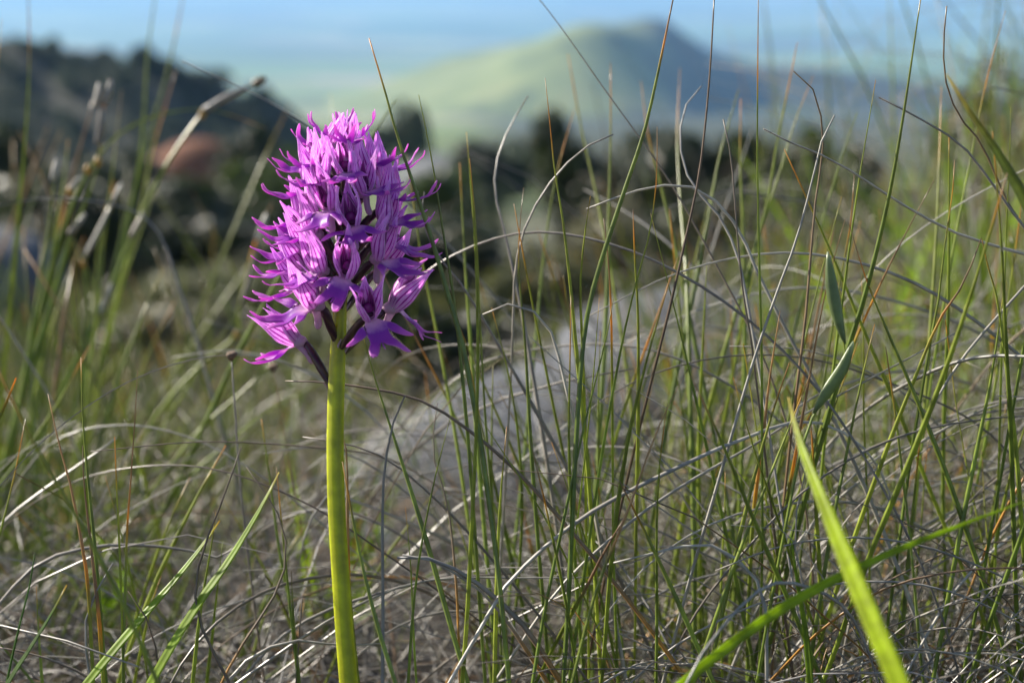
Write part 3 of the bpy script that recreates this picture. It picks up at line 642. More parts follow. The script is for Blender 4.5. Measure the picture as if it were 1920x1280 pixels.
# ---- main tussock right of the orchid, in focus
A = tussock('grass_tussock', 0.17, 0.55, 'dense wiry tussock of green and grey dry blades beside the orchid, sharp')
TR = [
 ('g', .47, .47, .95, [(1266, -20), (1215, 220), (1180, 330), (1140, 450), (1110, 550), (1093, 650), (1080, 830), (1072, 1000)]),
 ('g', .47, .48, .70, [(1422, -20), (1420, 240), (1421, 360), (1425, 540), (1428, 660)]),
 ('b', .47, .49, .62, [(1340, -20), (1330, 150), (1312, 320), (1285, 450), (1255, 580), (1235, 660)]),
 ('g', .46, .48, .85, [(1729, -20), (1690, 240), (1660, 400), (1620, 560), (1588, 660)]),
 ('g', .56, .54, .85, [(1885, 20), (1850, 150), (1820, 300), (1800, 400), (1775, 540)]),
 ('g', .48, .5, .70, [(1642, 150), (1612, 330), (1596, 440), (1580, 560), (1568, 650)]),
 ('b', .47, .52, .6, [(1775, 12), (1769, 90), (1775, 160), (1800, 220), (1840, 270), (1890, 380), (1935, 450)]),
 ('w', .47, .5, .75, [(1432, 242), (1470, 262), (1560, 300), (1640, 350), (1720, 400), (1800, 440), (1890, 468), (2000, 500)]),
 ('b', .48, .5, .55, [(1648, 183), (1720, 220), (1800, 270), (1850, 330), (1900, 400), (1960, 480)]),
 ('b', .47, .49, .62, [(1488, 134), (1520, 160), (1538, 210), (1543, 280), (1530, 370), (1520, 480), (1510, 600), (1500, 680)]),
 ('d', .47, .48, .5, [(1565, 216), (1545, 250), (1530, 310), (1510, 390), (1490, 460), (1460, 540), (1425, 640), (1400, 720)]),
 ('w', .5, .5, .8, [(1100, 392), (1180, 362), (1240, 348), (1300, 352), (1350, 385), (1390, 440), (1420, 510), (1450, 570), (1485, 640), (1530, 720)]),
 ('d', .5, .52, .72, [(1150, 252), (1100, 275), (1050, 320), (1010, 375), (980, 440), (965, 520), (962, 620)]),
 ('d', .52, .5, .55, [(1315, 162), (1285, 200), (1275, 250), (1280, 300), (1300, 350), (1345, 400), (1380, 470), (1400, 560)]),
 ('g', .48, .49, .65, [(1022, 146), (1030, 220), (1040, 320), (1055, 410), (1070, 540), (1080, 650)]),
 ('g', .47, .48, .72, [(1232, 238), (1232, 300), (1228, 370), (1215, 450), (1190, 540), (1165, 650)]),
 ('o', .47, .48, .65, [(1132, 410), (1140, 480), (1145, 560), (1147, 650)]),
 ('g', .48, .49, .65, [(1107, 368), (1095, 450), (1088, 540), (1092, 650)]),
 ('g', .5, .5, .6, [(982, 352), (975, 420), (972, 500), (980, 590), (985, 650)]),
 ('g', .60, .6, .8, [(1495, 80), (1475, 180), (1455, 280), (1440, 380), (1420, 450), (1400, 550)]),
 ('g', .62, .6, .8, [(1525, 142), (1490, 230), (1460, 330), (1430, 420), (1400, 520)]),
 ('g', .60, .6, .85, [(1607, 212), (1580, 290), (1555, 370), (1530, 460)]),
 ('g', .60, .58, .9, [(1145, 118), (1145, 250), (1142, 380), (1140, 500)]),
 ('g', .66, .62, .9, [(1065, 102), (1090, 240), (1115, 350), (1135, 450)]),
 ('g', .62, .6, .85, [(1078, 202), (1050, 300), (1030, 400), (1015, 520), (1008, 600)]),
 ('g', .64, .6, .8, [(1202, 153), (1215, 250), (1245, 370), (1270, 480)]),
 ('g', .66, .6, .9, [(1275, 128), (1270, 250), (1275, 370), (1285, 480)]),
 ('g', .62, .6, .9, [(1385, 168), (1350, 290), (1330, 400), (1310, 500)]),
 ('g', .62, .6, .8, [(1389, 185), (1388, 300), (1392, 400), (1395, 500)]),
 ('b', .48, .49, .6, [(1356, 224), (1370, 290), (1378, 380), (1385, 470), (1395, 560), (1410, 650)]),
 ('g', .58, .56, .8, [(1765, 162), (1763, 240), (1760, 330), (1755, 450)]),
 ('g', .49, .5, .7, [(1895, 200), (1893, 300), (1888, 400), (1884, 520)]),
 ('g', .48, .49, .7, [(1790, 300), (1785, 370), (1770, 470), (1760, 560), (1743, 650)]),
 ('o', .47, .48, .75, [(1585, 410), (1565, 480), (1545, 560), (1528, 650)]),
 ('g', .47, .48, .75, [(1590, 413), (1610, 480), (1630, 540), (1655, 600), (1740, 800), (1800, 960)]),
 ('o', .47, .48, .7, [(1840, 445), (1820, 500), (1790, 560), (1760, 600), (1735, 660)]),
 ('g', .47, .48, .7, [(1841, 448), (1855, 510), (1870, 560), (1882, 650)]),
 ('g', .48, .49, .7, [(1220, 400), (1240, 480), (1260, 560), (1282, 650)]),
 ('g', .52, .52, .7, [(1602, 325), (1595, 420), (1580, 500), (1560, 620)]),
 ('g', .48, .49, .65, [(1187, 392), (1190, 480), (1195, 560), (1197, 650)]),
 ('g', .46, .46, .85, [(692, 72), (720, 165), (745, 255), (770, 330), (800, 420), (825, 500), (845, 570), (867, 645), (895, 790), (920, 960), (935, 1080)]),
 ('g', .47, .48, .65, [(785, 178), (800, 250), (815, 330), (830, 430), (845, 520), (858, 620)]),
 ('g', .50, .51, .65, [(880, 297), (890, 400), (896, 500), (900, 600)]),
 ('g', .58, .56, .75, [(862, 305), (868, 420), (875, 540)]),
 ('g', .58, .56, .8, [(762, 288), (775, 380), (790, 480), (810, 580), (830, 680)]),
 ('d', .52, .52, .7, [(796, 360), (788, 395), (795, 430), (830, 490), (870, 540), (930, 640)]),
 ('d', .56, .54, .7, [(990, 180), (955, 240), (932, 300), (928, 360), (945, 430), (965, 520), (985, 620)]),
 ('w', .5, .5, .9, [(905, 590), (930, 575), (960, 570), (990, 578), (1020, 600), (1040, 640), (1060, 720)]),
 ('w', .49, .47, .95, [(1130, 1060), (1230, 1035), (1290, 1022), (1340, 1023), (1385, 1050), (1420, 1090), (1435, 1140), (1438, 1290)]),
 ('w', .5, .47, .85, [(1675, 970), (1660, 900), (1620, 840), (1560, 800), (1490, 790), (1400, 820), (1300, 862), (1100, 965), (960, 1085), (900, 1180)]),
 ('d', .5, .49, .75, [(1790, 625), (1650, 700), (1510, 775), (1420, 830), (1280, 910), (1180, 980), (1060, 1090), (980, 1200)]),
 ('b', .49, .48, .6, [(535, 714), (615, 717), (700, 729), (780, 747), (850, 785), (950, 865), (1040, 960)]),
 ('b', .50, .49, .6, [(568, 819), (650, 832), (725, 860), (800, 920), (880, 1000)]),
 ('d', .47, .47, .7, [(760, 740), (735, 800), (720, 890), (717, 990), (718, 1140), (717, 1290)]),
 ('g', .46, .46, .75, [(642, 865), (675, 1040), (710, 1180), (745, 1290)]),
 ('o', .49, .49, .7, [(635, 790), (650, 850), (652, 1040), (657, 1140), (672, 1290)]),
 ('g', .48, .48, .75, [(676, 610), (700, 700), (750, 855), (800, 1015), (850, 1190), (880, 1290)]),
 ('g', .47, .47, .7, [(845, 780), (810, 920), (780, 1090), (765, 1290)]),
 ('g', .48, .48, .6, [(760, 950), (770, 1060), (776, 1200)]),
 ('g', .48, .48, .65, [(950, 800), (935, 990), (927, 1290)]),
 ('b', .47, .48, .9, [(745, 1045), (800, 1045), (860, 1070), (910, 1105), (980, 1170), (1040, 1260)]),
 ('b', .47, .48, .9, [(755, 1040), (810, 1050), (870, 1085), (920, 1125), (975, 1200)]),
 ('d', .5, .5, .65, [(1110, 1082), (960, 1083), (850, 1083), (750, 1100), (640, 1150), (560, 1200)]),
 ('b', .49, .49, .55, [(820, 755), (812, 850), (840, 950), (855, 1090), (860, 1200)]),
 ('o', .44, .44, .65, [(1290, 690), (1235, 800), (1180, 950), (1120, 1100), (1075, 1270)]),
 ('g', .47, .47, .7, [(1150, 560), (1135, 640), (1095, 800), (1060, 960)]),
 ('g', .48, .48, .75, [(1480, 680), (1440, 800), (1400, 950), (1365, 1100)]),
 ('g', .47, .47, .75, [(1520, 700), (1440, 900), (1380, 1050), (1310, 1250)]),
 ('g', .48, .48, .75, [(1880, 560), (1860, 700), (1830, 850), (1800, 1000)]),
 ('d', .49, .5, .7, [(1540, 1160), (1500, 1080), (1490, 980), (1510, 880), (1480, 820), (1500, 760)]),
]
for k, d0, d1, rad, pts in TR: traced(A, k, d0, d1, pts, rad)
rA = random.Random(21)
cnt = 0
while cnt < 215:
    b = (rA.uniform(-0.02, 0.30), rA.uniform(0.42, 0.74)); g_ = gz(*b)
    if b[0] < 0.03 and rA.random() < 0.5: continue
    ln = rA.uniform(0.10, 0.235) + 0.10 * max(0, b[0]) 
    P = grow(rA, (*b, g_ - 0.004), rA.choice((-1, 1)) * rA.uniform(0.6, 2.2), R(rA.gauss(81, 6)), ln, rA.uniform(-0.1, 0.35))
    if not clear_of_flower(P): continue
    blade_obj('blade', P, rA, rA.choice('gggggggggo'), rA.uniform(.5, .8) * MM, A); cnt += 1
cnt = 0
while cnt < 270:
    b = (rA.uniform(-0.02, 0.34), rA.uniform(0.43, 0.78)); g_ = gz(*b)
    if b[0] < 0.04 and rA.random() < 0.6: continue
    P = grow(rA, (*b, g_ - 0.004), rA.choice((-1, 1)) * rA.uniform(0.7, 2.4), R(rA.uniform(40, 88)), rA.uniform(.15, .38), rA.uniform(1.0, 3.4), 9, 0.12)
    if not clear_of_flower(P): continue
    blade_obj('dry_blade', P, rA, rA.choice('dddwb'), rA.uniform(.3, .58) * MM, A); cnt += 1
def scatter(r, n, xr, yr, el, ln, dr, keep=None, gap=True, wob=0.12, bias=0.0):
    out = []
    while len(out) < n:
        b = (r.uniform(*xr), r.uniform(*yr))
        if keep and not keep(b): continue
        if b[1] > 0.62 and -0.13 < b[0] / b[1] < 0.07 and r.random() < 0.8: continue
        P = grow(r, (*b, gz(*b) - 0.003), r.uniform(-3.14, 3.14) if r.random() > bias else r.choice((-1, 1)) * r.uniform(1.0, 2.2), R(r.uniform(*el)), r.uniform(*ln), r.uniform(*dr), 6, wob)
        if gap and not clear_of_flower(P): continue
        out.append(P)
    return out
rs = random.Random(5)
dens = lambda b: rs.random() < 0.06 + 0.94 * float(sstep(0.0, 0.15, b[0]))
mass('thatch', scatter(rs, 1500, (-0.03, 0.42), (0.42, 0.85), (2, 60), (.06, .22), (0.2, 2.0), dens, bias=.5), rs, 'dddb', .5, A, M['straw'])
mass('green_undergrowth', scatter(rs, 260, (0.03, 0.42), (0.46, 0.85), (65, 90), (.06, .2), (0, .4), dens), rs, 'g', .6, A, M['blade'])

mass('dry_arcs', scatter(rs, 420, (0.0, 0.42), (0.46, 0.95), (45, 88), (.12, .26), (1.4, 3.8), dens, bias=.6, wob=.1), rs, 'ddwwb', .42, A, M['straw'], n=14)

# ---- uphill tussock behind it, out of focus
B = tussock('grass_tussock', 0.45, 1.05, 'tall blurred tussock on the uphill side behind the sharp grass')
rB = random.Random(31)
for i in range(190):
    b = (rB.uniform(0.16, 0.85), rB.uniform(0.78, 1.6))
    if b[0] < 0.24 and rB.random() < 0.6: continue
    P = grow(rB, (*b, gz(*b) - 0.005), rB.uniform(-3.1, 3.1), R(rB.gauss(80, 8)), rB.uniform(.20, .48), rB.uniform(0, .6))
    blade_obj('blade', P, rB, rB.choice('gggggggo'), rB.uniform(.7, 1.0) * MM, B, n=8)
for i in range(130):
    b = (rB.uniform(0.12, 0.85), rB.uniform(0.8, 1.6))
    P = grow(rB, (*b, gz(*b) - 0.005), rB.uniform(-3.1, 3.1), R(rB.uniform(45, 85)), rB.uniform(.25, .5), rB.uniform(.5, 2.6), 8, .1)
    blade_obj('dry_blade', P, rB, rB.choice('ddb'), rB.uniform(.5, .8) * MM, B, n=10)
mass('thatch', scatter(rs, 1300, (0.08, 1.0), (0.8, 1.9), (5, 75), (.1, .3), (0.2, 2.0), None), rs, 'dddbg', .8, B, M['straw'])
mass('dry_arcs', scatter(rs, 420, (0.10, 1.0), (0.85, 1.8), (45, 88), (.22, .46), (1.0, 3.4), None, wob=.1), rs, 'ddwwb', .6, B, M['straw'], n=12)
mass('green_undergrowth', scatter(rs, 500, (0.1, 1.0), (0.85, 1.9), (60, 90), (.12, .3), (0, .6), None), rs, 'g', 1.1, B, M['blade'])

# ---- left tussock behind, out of focus, with jointed stalks
C_ = tussock('grass_tussock', -0.30, 0.85, 'blurred green tussock with pale jointed stalks left of the orchid')
TC = [
 ('g', .74, .76, 1.4, [(52, -30), (55, 100), (50, 220), (40, 340), (30, 450), (20, 560), (8, 680)]),
 ('g', .90, .86, 1.35, [(294, -30), (277, 100), (270, 210), (262, 300), (240, 420), (215, 560), (180, 700)]),
 ('g', .92, .88, 1.35, [(348, -30), (320, 110), (290, 220), (260, 330), (235, 420), (200, 560), (160, 690)]),
 ('g', .86, .86, 1.3, [(330, 130), (310, 200), (284, 290), (262, 400), (225, 540)]),
 ('g', .80, .80, 1.6, [(500, 242), (430, 215), (370, 205), (300, 215), (240, 240), (190, 285), (150, 350), (110, 450), (80, 560)]),
 ('o', .84, .84, 1.3, [(175, 185), (155, 260), (135, 330), (115, 420), (100, 520)]),
 ('g', .8, .8, 1.2, [(128, 262), (118, 350), (100, 460), (88, 580), (70, 700)]),
 ('g', .86, .86, 1.1, [(215, 340), (190, 430), (180, 540), (170, 650)]),
 ('g', .8, .8, 1.1, [(330, 560), (280, 660), (240, 760), (200, 860)]),
 ('g', .72, .72, .9, [(640, 700), (520, 760), (440, 820), (350, 900), (280, 990)]),
 ('g', .70, .70, .9, [(590, 730), (480, 800), (400, 890), (320, 1000)]),
 ('g', .76, .76, 1.0, [(470, 560), (400, 650), (330, 760), (280, 850)]),
 ('g', .70, .70, .9, [(540, 640), (470, 720), (380, 800), (300, 900)]),
 ('g', .62, .62, .9, [(168, 648), (100, 770), (30, 870), (-20, 935)]),
 ('d', .72, .72, .7, [(-60, 400), (0, 385), (80, 372), (160, 375), (250, 395), (300, 440), (330, 520)]),
]
for k, d0, d1, rad, pts in TC: traced(C_, k, d0, d1, pts, rad)
def culm(parent, d, pts, sheath, nodes, rad=1.5):
    P = [px(x, y, d) for x, y in pts]; P = to_ground(P, rng)
    st = blade_obj('stalk', P[::-1], rng, 'g', rad * MM, parent, flat=0.9)
    for (x0, y0, x1, y1, kind) in sheath:
        a, b = px(x0, y0, d - .002), px(x1, y1, d - .002); blade_obj('sheath', [b, b.lerp(a, .5) + Vector((.001, 0, .001)), a], rng, kind, rad * 1.35 * MM, parent, mat_=M['straw'], n=8)
    for (x, y) in nodes:
        a = px(x, y, d - .002); v, f = tube_data(np.array([a - Vector((0, 0, .0028)), a - Vector((0, 0, .001)), a + Vector((0, 0, .001)), a + Vector((0, 0, .0028))]), np.array([.8, 1.9, 1.9, .8]) * MM * rad / 1.5, 8)
        build('node', np.array(v) - np.array(tuple(parent.location)), f, M['straw'], parent, np.tile((0.5, 0.3, 0.06), (len(v), 1)))
culm(C_, .80, [(500, 148), (440, 172), (380, 212), (300, 330), (250, 440), (200, 560), (150, 660)], [(500, 148, 475, 158, 'b'), (470, 160, 382, 208, 'd'), (270, 395, 245, 445, 'd'), (210, 530, 185, 590, 'w')], [(380, 214)])
culm(C_, .78, [(205, 150), (192, 215), (185, 300), (160, 380), (130, 450), (100, 560), (60, 680)], [(208, 150, 196, 195, 'd'), (186, 155, 180, 200, 'd'), (190, 200, 184, 270, 'd'), (152, 330, 132, 358, 'w'), (160, 400, 130, 440, 'd')], [(184, 303), (165, 318), (132, 358)])
culm(C_, .80, [(228, 345), (200, 410), (157, 492), (165, 560), (160, 650)], [(228, 342, 210, 380, 'w'), (208, 384, 160, 480, 'd')], [(156, 494)], 1.2)
culm(C_, .76, [(105, 300), (98, 370), (88, 450), (70, 560)], [(106, 298, 97, 340, 'd')], [], 1.2)
culm(C_, .82, [(510, 380), (470, 480), (448, 580), (444, 628), (380, 680), (300, 770), (240, 880)], [(500, 400, 480, 450, 'w'), (478, 470, 452, 570, 'd')], [(444, 627)], 1.2)
rC = random.Random(41)
for i in range(215):
    b = (rC.uniform(-0.62, -0.10), rC.uniform(0.62, 1.25))
    if b[0] > -0.2 and rC.random() < .6: continue
    P = grow(rC, (*b, gz(*b) - 0.005), rC.uniform(-3.1, 3.1), R(rC.gauss(70, 12)), rC.uniform(.14, .36), rC.uniform(-.1, .5))
    blade_obj('blade', P, rC, rC.choice('ggggggggo'), rC.uniform(.7, 1.2) * MM, C_, n=8)
for i in range(110):
    b = (rC.uniform(-0.62, -0.02), rC.uniform(0.55, 1.25))
    P = grow(rC, (*b, gz(*b) - 0.005), rC.uniform(-3.1, 3.1), R(rC.uniform(25, 80)), rC.uniform(.15, .32), rC.uniform(.5, 2.4), 8, .1)
    if not clear_of_flower(P): continue
    blade_obj('dry_blade', P, rC, rC.choice('ddb'), rC.uniform(.45, .7) * MM, C_, n=10)
mass('thatch', scatter(rs, 1300, (-0.7, 0.05), (0.52, 1.5), (3, 65), (.06, .22), (0.2, 2.0), None), rs, 'dddbbg', .7, C_, M['straw'])
mass('green_undergrowth', scatter(rs, 300, (-0.7, -0.05), (0.65, 1.6), (55, 90), (.06, .2), (0, .6), None), rs, 'g', .9, C_, M['blade'])

# ---- sparse tuft in front of it, sharp
D_ = tussock('grass_tuft', -0.13, 0.50, 'sparse sharp tuft of thin upright green blades left of the orchid stalk')
TD = [
 ('o', .47, .47, .7, [(90, 738), (110, 830), (130, 900), (150, 1000), (165, 1100), (176, 1290)]),
 ('g', .48, .48, .75, [(152, 670), (155, 780), (165, 900), (180, 1050), (200, 1290)]),
 ('o', .47, .47, .6, [(155, 835), (157, 900), (170, 1020), (185, 1150), (195, 1290)]),
 ('g', .47, .47, .7, [(215, 818), (218, 900), (225, 1050), (233, 1290)]),
 ('o', .47, .47, .65, [(258, 695), (252, 800), (245, 900), (238, 1000), (234, 1150), (230, 1290)]),
 ('g', .39, .39, .75, [(-10, 680), (60, 825), (150, 980), (225, 1120), (300, 1290)]),
 ('g', .50, .50, .6, [(48, 785), (25, 900), (0, 1000), (-20, 1080)]),
 ('b', .46, .46, .5, [(452, 838), (420, 930), (385, 1020), (366, 1100), (380, 1180), (435, 1290)]),
 ('b', .46, .46, .5, [(240, 1107), (270, 1150), (290, 1200), (300, 1290)]),
 ('d', .52, .52, .6, [(470, 980), (430, 1045), (375, 1035), (275, 1022), (175, 1025), (75, 1055), (0, 1130), (-30, 1180)]),
 ('d', .56, .56, .6, [(220, 820), (200, 835), (100, 905), (10, 975), (-60, 1060)]),
 ('g', .54, .54, .7, [(490, 785), (505, 890), (525, 1040), (545, 1140), (562, 1290)]),
 ('g', .50, .50, .65, [(518, 875), (530, 1000), (545, 1150), (560, 1290)]),
 ('b', .49, .49, .5, [(462, 875), (520, 960), (537, 1030), (520, 1105), (450, 1215), (410, 1290)]),
 ('g', .50, .50, .65, [(546, 1068), (550, 1150), (560, 1260)]),
 ('b', .50, .50, .5, [(567, 1120), (562, 1180), (555, 1290)]),
 ('g', .48, .48, .65, [(405, 960), (395, 1030), (375, 1150), (360, 1290)]),
 ('g', .50, .50, .65, [(68, 1098), (72, 1180), (80, 1290)]),
 ('d', .55, .55, .8, [(560, 1060), (575, 990), (600, 950), (635, 930)]),
 ('d', .52, .52, .6, [(960, 1075), (820, 1085), (700, 1115), (600, 1150), (520, 1200), (440, 1290)]),
 ('d', .49, .49, .6, [(720, 1205), (640, 1210), (560, 1200), (480, 1225), (430, 1275)]),
 ('d', .47, .47, .55, [(212, 1055), (180, 1110), (160, 1170), (165, 1250), (175, 1300)]),
 ('b', .49, .49, .55, [(-20, 1210), (60, 1225), (130, 1250), (200, 1290)]),
]
for k, d0, d1, rad, pts in TD: traced(D_, k, d0, d1, pts, rad)
rD = random.Random(51)
mass('thatch', scatter(rs, 420, (-0.36, 0.0), (0.46, 0.70), (2, 55), (.05, .2), (0.2, 2.2), None), rs, 'ddddb', .5, D_, M['straw'])
for i in range(36):
    b = (rD.uniform(-0.30, -0.04), rD.uniform(0.46, 0.66))
    P = grow(rD, (*b, gz(*b) - 0.004), rD.choice((-1, 1)) * rD.uniform(.7, 2.3), R(rD.gauss(76, 8)), rD.uniform(.05, .13), rD.uniform(0, .5))
    if clear_of_flower(P): blade_obj('blade', P, rD, 'g', rD.uniform(.5, .8) * MM, D_, n=8)
for i in range(40):
    b = (rD.uniform(-0.30, 0.0), rD.uniform(0.47, 0.68))
    P = grow(rD, (*b, gz(*b) - 0.004), rD.choice((-1, 1)) * rD.uniform(.9, 2.2), R(rD.uniform(25, 80)), rD.uniform(.1, .22), rD.uniform(1.0, 3.0), 8, .12)
    if clear_of_flower(P): blade_obj('dry_blade', P, rD, rD.choice('ddb'), rD.uniform(.35, .6) * MM, D_, n=10)

# ---- single broad blades
def broad(pts, d0, d1, w, col, label, tipcol=None, kind_name='broad_leaved_grass', fold=0.25, roll=0.0):
    n = len(pts); P = [px(x, y, d0 + (d1 - d0) * i / (n - 1)) for i, (x, y) in enumerate(pts)]; P = to_ground(P, rng)[::-1]
    o = P[0]; t = empty(kind_name, tuple(o)); tag(t, label, 'grass')
    m = 22; Q = catmull(P, m); T = np.gradient(Q, axis=0); T /= np.linalg.norm(T, axis=1, keepdims=True); V = []; cols = []; tt = np.linspace(0, 1, m)
    for i in range(m):
        view = -Q[i] / np.linalg.norm(Q[i]); view = np.array((0, -0.9, 0.43)); b = np.cross(T[i], view); b /= np.linalg.norm(b); nn = np.cross(b, T[i])
        a = roll + 0.35 * math.sin(tt[i] * 2.5); b2 = b * math.cos(a) + nn * math.sin(a); n2 = np.cross(b2, T[i])
        ww = w * MM * 0.5 * min(1, (1 - tt[i]) * 3.2 + 0.03) ** 0.75 * (0.8 + 0.2 * math.sin(tt[i] * 3))
        for q in (-1, -0.5, 0, 0.5, 1):
            V.append(Q[i] + b2 * ww * q + n2 * ww * fold * (abs(q) - 0.5)); c = np.array(col) * (1.12 if q == 0 else 1.0)
            if tipcol is not None: c = c + (np.array(tipcol) - c) * max(0, (tt[i] - .92) / .08)
            cols.append(c)
    F = [(i * 5 + k, i * 5 + k + 1, i * 5 + k + 6, i * 5 + k + 5) for i in range(m - 1) for k in range(4)]
    ob = build('leaf', np.array(V) - np.array(tuple(o)), F, M['broad'], t, cols); add_mods(ob, 0.0003, 0); return t
YG = (0.40, 0.50, 0.015); FG = (0.25, 0.36, 0.03)
broad([(1478, 745), (1500, 830), (1535, 920), (1580, 1030), (1630, 1150), (1690, 1290)], .40, .34, 5.0, YG, 'bright yellow-green broad blade leaning across the lower sharp grass', (0.5, 0.42, 0.2), roll=.2)
broad([(1925, 938), (1800, 985), (1650, 1045), (1500, 1120), (1380, 1200), (1270, 1290)], .405, .40, 3.0, (0.27, 0.37, 0.03), 'long flat green blade crossing under the bright yellow-green one', roll=-.5)
broad([(412, 975), (385, 1015), (330, 1085), (260, 1165), (160, 1285)], .475, .46, 3.5, FG, 'shorter of two slanting broad blades left of the orchid stalk', (0.5, 0.4, 0.15), roll=.3)
broad([(523, 885), (490, 950), (430, 1050), (360, 1150), (278, 1290)], .47, .455, 4.0, FG, 'longer of two slanting broad blades left of the orchid stalk', (0.55, 0.5, 0.35), roll=.4)
broad([(65, 1038), (55, 1100), (35, 1180), (12, 1285)], .46, .46, 3.0, (0.06, 0.13, 0.03), 'upright dark green broad blade beside the corner tuft', roll=.8)
broad([(125, 1096), (100, 1145), (60, 1210), (10, 1290)], .45, .45, 3.2, (0.08, 0.15, 0.03), 'leaning dark green broad blade with pale tip at the corner tuft', (0.5, 0.4, 0.12), roll=.6)
broad([(30, 708), (18, 740), (0, 780), (-30, 840)], .45, .45, 3.2, (0.18, 0.25, 0.04), 'green blade tip with orange point poking in beside the left tussock', (0.6, 0.3, 0.05))
broad([(1775, 140), (1815, 205), (1860, 270), (1900, 335), (1945, 420)], .40, .42, 6.0, (0.17, 0.21, 0.13), 'folded bluish-green broad leaf with a thread-like tip among the uphill grass', (0.4, 0.36, 0.25), fold=.6)
def seed_head_stalk():
    pts = [(1555, 480), (1562, 545), (1578, 615), (1590, 655), (1572, 700), (1528, 772), (1500, 850), (1480, 950)]
    P = to_ground([px(x, y, .46) for x, y in pts], rng)[::-1]; o = P[0]; t = empty('seed_head_grass', tuple(o)); tag(t, 'grass stalk with two folded seed-head sheaths standing in the sharp grass', 'grass')
    blade_obj('stalk', P, rng, 'g', .6 * MM, t, n=18)
    for seg in ([(1552, 472), (1560, 540), (1572, 600), (1585, 645)], [(1600, 640), (1580, 690), (1550, 735), (1525, 775)]):
        Q = catmull([px(x, y, .457) for x, y in seg], 12); tt = np.linspace(0, 1, 12)
        V, F = tube_data(Q, (0.25 + 1.9 * np.sin(tt * 3.14) ** 0.8) * MM, 8, 0.6); cols = np.repeat(np.array((0.17, 0.22, 0.10)) + 0 * tt[:, None] + np.clip((0.12 - tt) / .12, 0, 1)[:, None] * 0.3, 8, axis=0)
        build('sheath', np.array(V) - np.array(tuple(o)), F, M['blade'], t, cols)
seed_head_stalk()
broad([(1040, 1090), (1045, 1150), (1055, 1290)][::1] if False else [(1482, 1000), (1495, 1090), (1510, 1180), (1520, 1290)], .45, .45, 2.2, (0.18, 0.26, 0.03), 'short upright yellow-green blade below the crossing blades', roll=.2)
# ---- dried flower stalks with button heads
def button(d, pts, hx, hy, label):
    P = [px(x, y, d) for x, y in pts]; P = to_ground(P, rng)[::-1]; o = P[0]; t = empty('dried_stalk', tuple(o)); tag(t, label, 'dried stalk')
    blade_obj('stalk', P, rng, 'b', .55 * MM, t, n=16)
    a = px(hx, hy, d); v, f = tube_data(np.array([a + Vector((0, 0, z)) for z in (-.0022, -.001, .0006, .0012, .0009)]), np.array([.5, 1.6, 2.3, 1.5, .3]) * MM, 9)
    rr = random.Random(3); v = [p + np.array((rr.uniform(-.3, .3), rr.uniform(-.3, .3), rr.uniform(-.4, .4))) * MM for p in v]
    build('seed_head', np.array(v) - np.array(tuple(o)), f, M['seed'], t)
button(.54, [(434, 668), (440, 760), (446, 850), (455, 950), (470, 1080), (492, 1250)], 434, 666, 'dark dried stalk with a flat button seed head left of the stalk')
button(.62, [(512, 690), (528, 780), (548, 900), (566, 1000), (580, 1100)], 512, 688, 'thinner dried stalk rising beside the orchid stalk')
# ---- bright broad-leaved clumps
def clump(x, y, n, h, wd, spread, label, seed, col):
    r = random.Random(seed); t = empty('leafy_herb', (x, y, gz(x, y))); tag(t, label, 'herb')
    for i in range(n):
        bx, by = x + r.uniform(-spread, spread), y + r.uniform(-spread, spread)
        Q = catmull(grow(r, (bx, by, gz(bx, by) - .003), r.uniform(-3, 3), R(r.uniform(60, 88)), h * r.uniform(.6, 1.1), r.uniform(0, .8)), 9); V = []; a = r.uniform(-.7, .7); cols = []
        for k in range(9):
            s = k / 8; ww = wd * MM / 2 * math.sin(min(1, s * 1.1 + .25) * 3.0) * (1 if s < 1 else .1)
            for q in (-1, 0, 1): V.append(Q[k] + np.array((math.cos(a) * q * ww, math.sin(a) * q * ww, 0.2 * abs(q) * ww))); cols.append(np.array(col) * r.uniform(.9, 1.1))
        F = [(k * 3 + q, k * 3 + q + 1, k * 3 + q + 4, k * 3 + q + 3) for k in range(8) for q in (0, 1)]
        build('leaf', np.array(V) - np.array(tuple(t.location)), F, M['broad'], t, cols)
clump(-0.103, 0.76, 7, .125, 9, .022, 'bright lime-green leaves beside the orchid stalk near the ground', 3, (0.17, 0.27, 0.02))
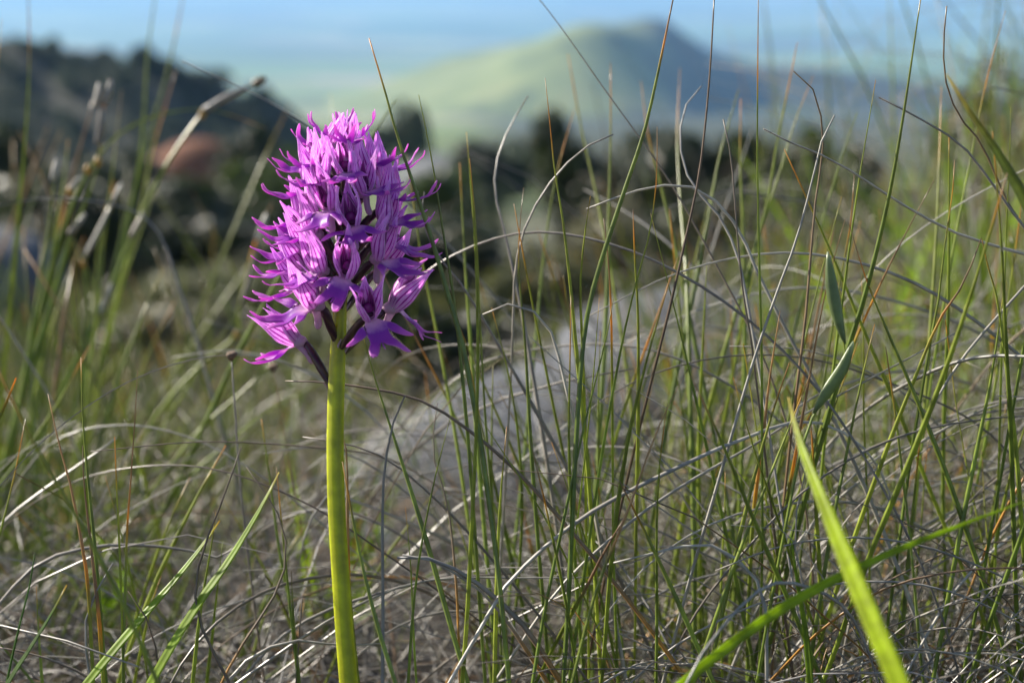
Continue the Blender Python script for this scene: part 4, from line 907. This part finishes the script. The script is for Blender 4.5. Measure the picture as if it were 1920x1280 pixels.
clump(-0.21, 0.74, 5, .08, 8, .02, 'low lime-green leaves behind the slanting broad blades', 4, (0.13, 0.24, 0.02))
clump(0.30, 1.15, 16, .30, 13, .12, 'bright green broad-leaved patch glowing behind the sharp grass', 5, (0.12, 0.20, 0.03))
clump(0.55, 1.35, 14, .30, 13, .15, 'bright green broad-leaved patch higher on the slope', 6, (0.10, 0.18, 0.03))

# ---- meadow further off
def meadow():
    r = np.random.default_rng(9); n = 26000
    y = np.exp(r.uniform(math.log(1.25), math.log(30), n)); x = y * r.uniform(-0.5, 0.5, n); z = ground_z(x, y)
    h = r.uniform(.05, .22, n) * np.clip(y / 7, .35, 1.5); lean = r.normal(0, .35, (n, 2)); wd = 0.0012 * np.clip(y, 1, 18); a = r.uniform(0, 3.14, n)
    hid = (y < 2.4) & (x / y > -0.16) & (x / y < 0.12); h = np.where(hid, h * 0.25, h)
    cl = 0.5 + 0.5 * np.sin(x / y * 14 + 2) * np.sin(np.log(y) * 7); pal = np.array([(0.045, 0.055, 0.024), (0.07, 0.076, 0.038), (0.11, 0.11, 0.07), (0.035, 0.045, 0.02), (0.16, 0.15, 0.11)])
    c = pal[np.clip((cl * 3 + r.uniform(0, 2, n)).astype(int), 0, 4)]
    dx, dy = np.cos(a) * wd, np.sin(a) * wd; V = np.empty((n, 5, 3)); 
    V[:, 0] = np.stack([x - dx, y - dy, z - .01], 1); V[:, 1] = np.stack([x + dx, y + dy, z - .01], 1)
    m = np.stack([x + lean[:, 0] * h * .4, y + lean[:, 1] * h * .4, z + h * .6], 1); V[:, 2] = m + np.stack([dx, dy, 0 * dx], 1) * .8; V[:, 3] = m - np.stack([dx, dy, 0 * dx], 1) * .8
    V[:, 4] = np.stack([x + lean[:, 0] * h, y + lean[:, 1] * h, z + h], 1)
    F = []
    for i in range(n): j = 5 * i; F += [(j, j + 1, j + 2, j + 3), (j + 3, j + 2, j + 4)]
    tag(build('meadow_grass', V.reshape(-1, 3), F, M['blade'], None, np.repeat(c, 5, axis=0)), 'rough olive and straw-coloured grass covering the slope beyond', 'grass', kind='stuff')
meadow()
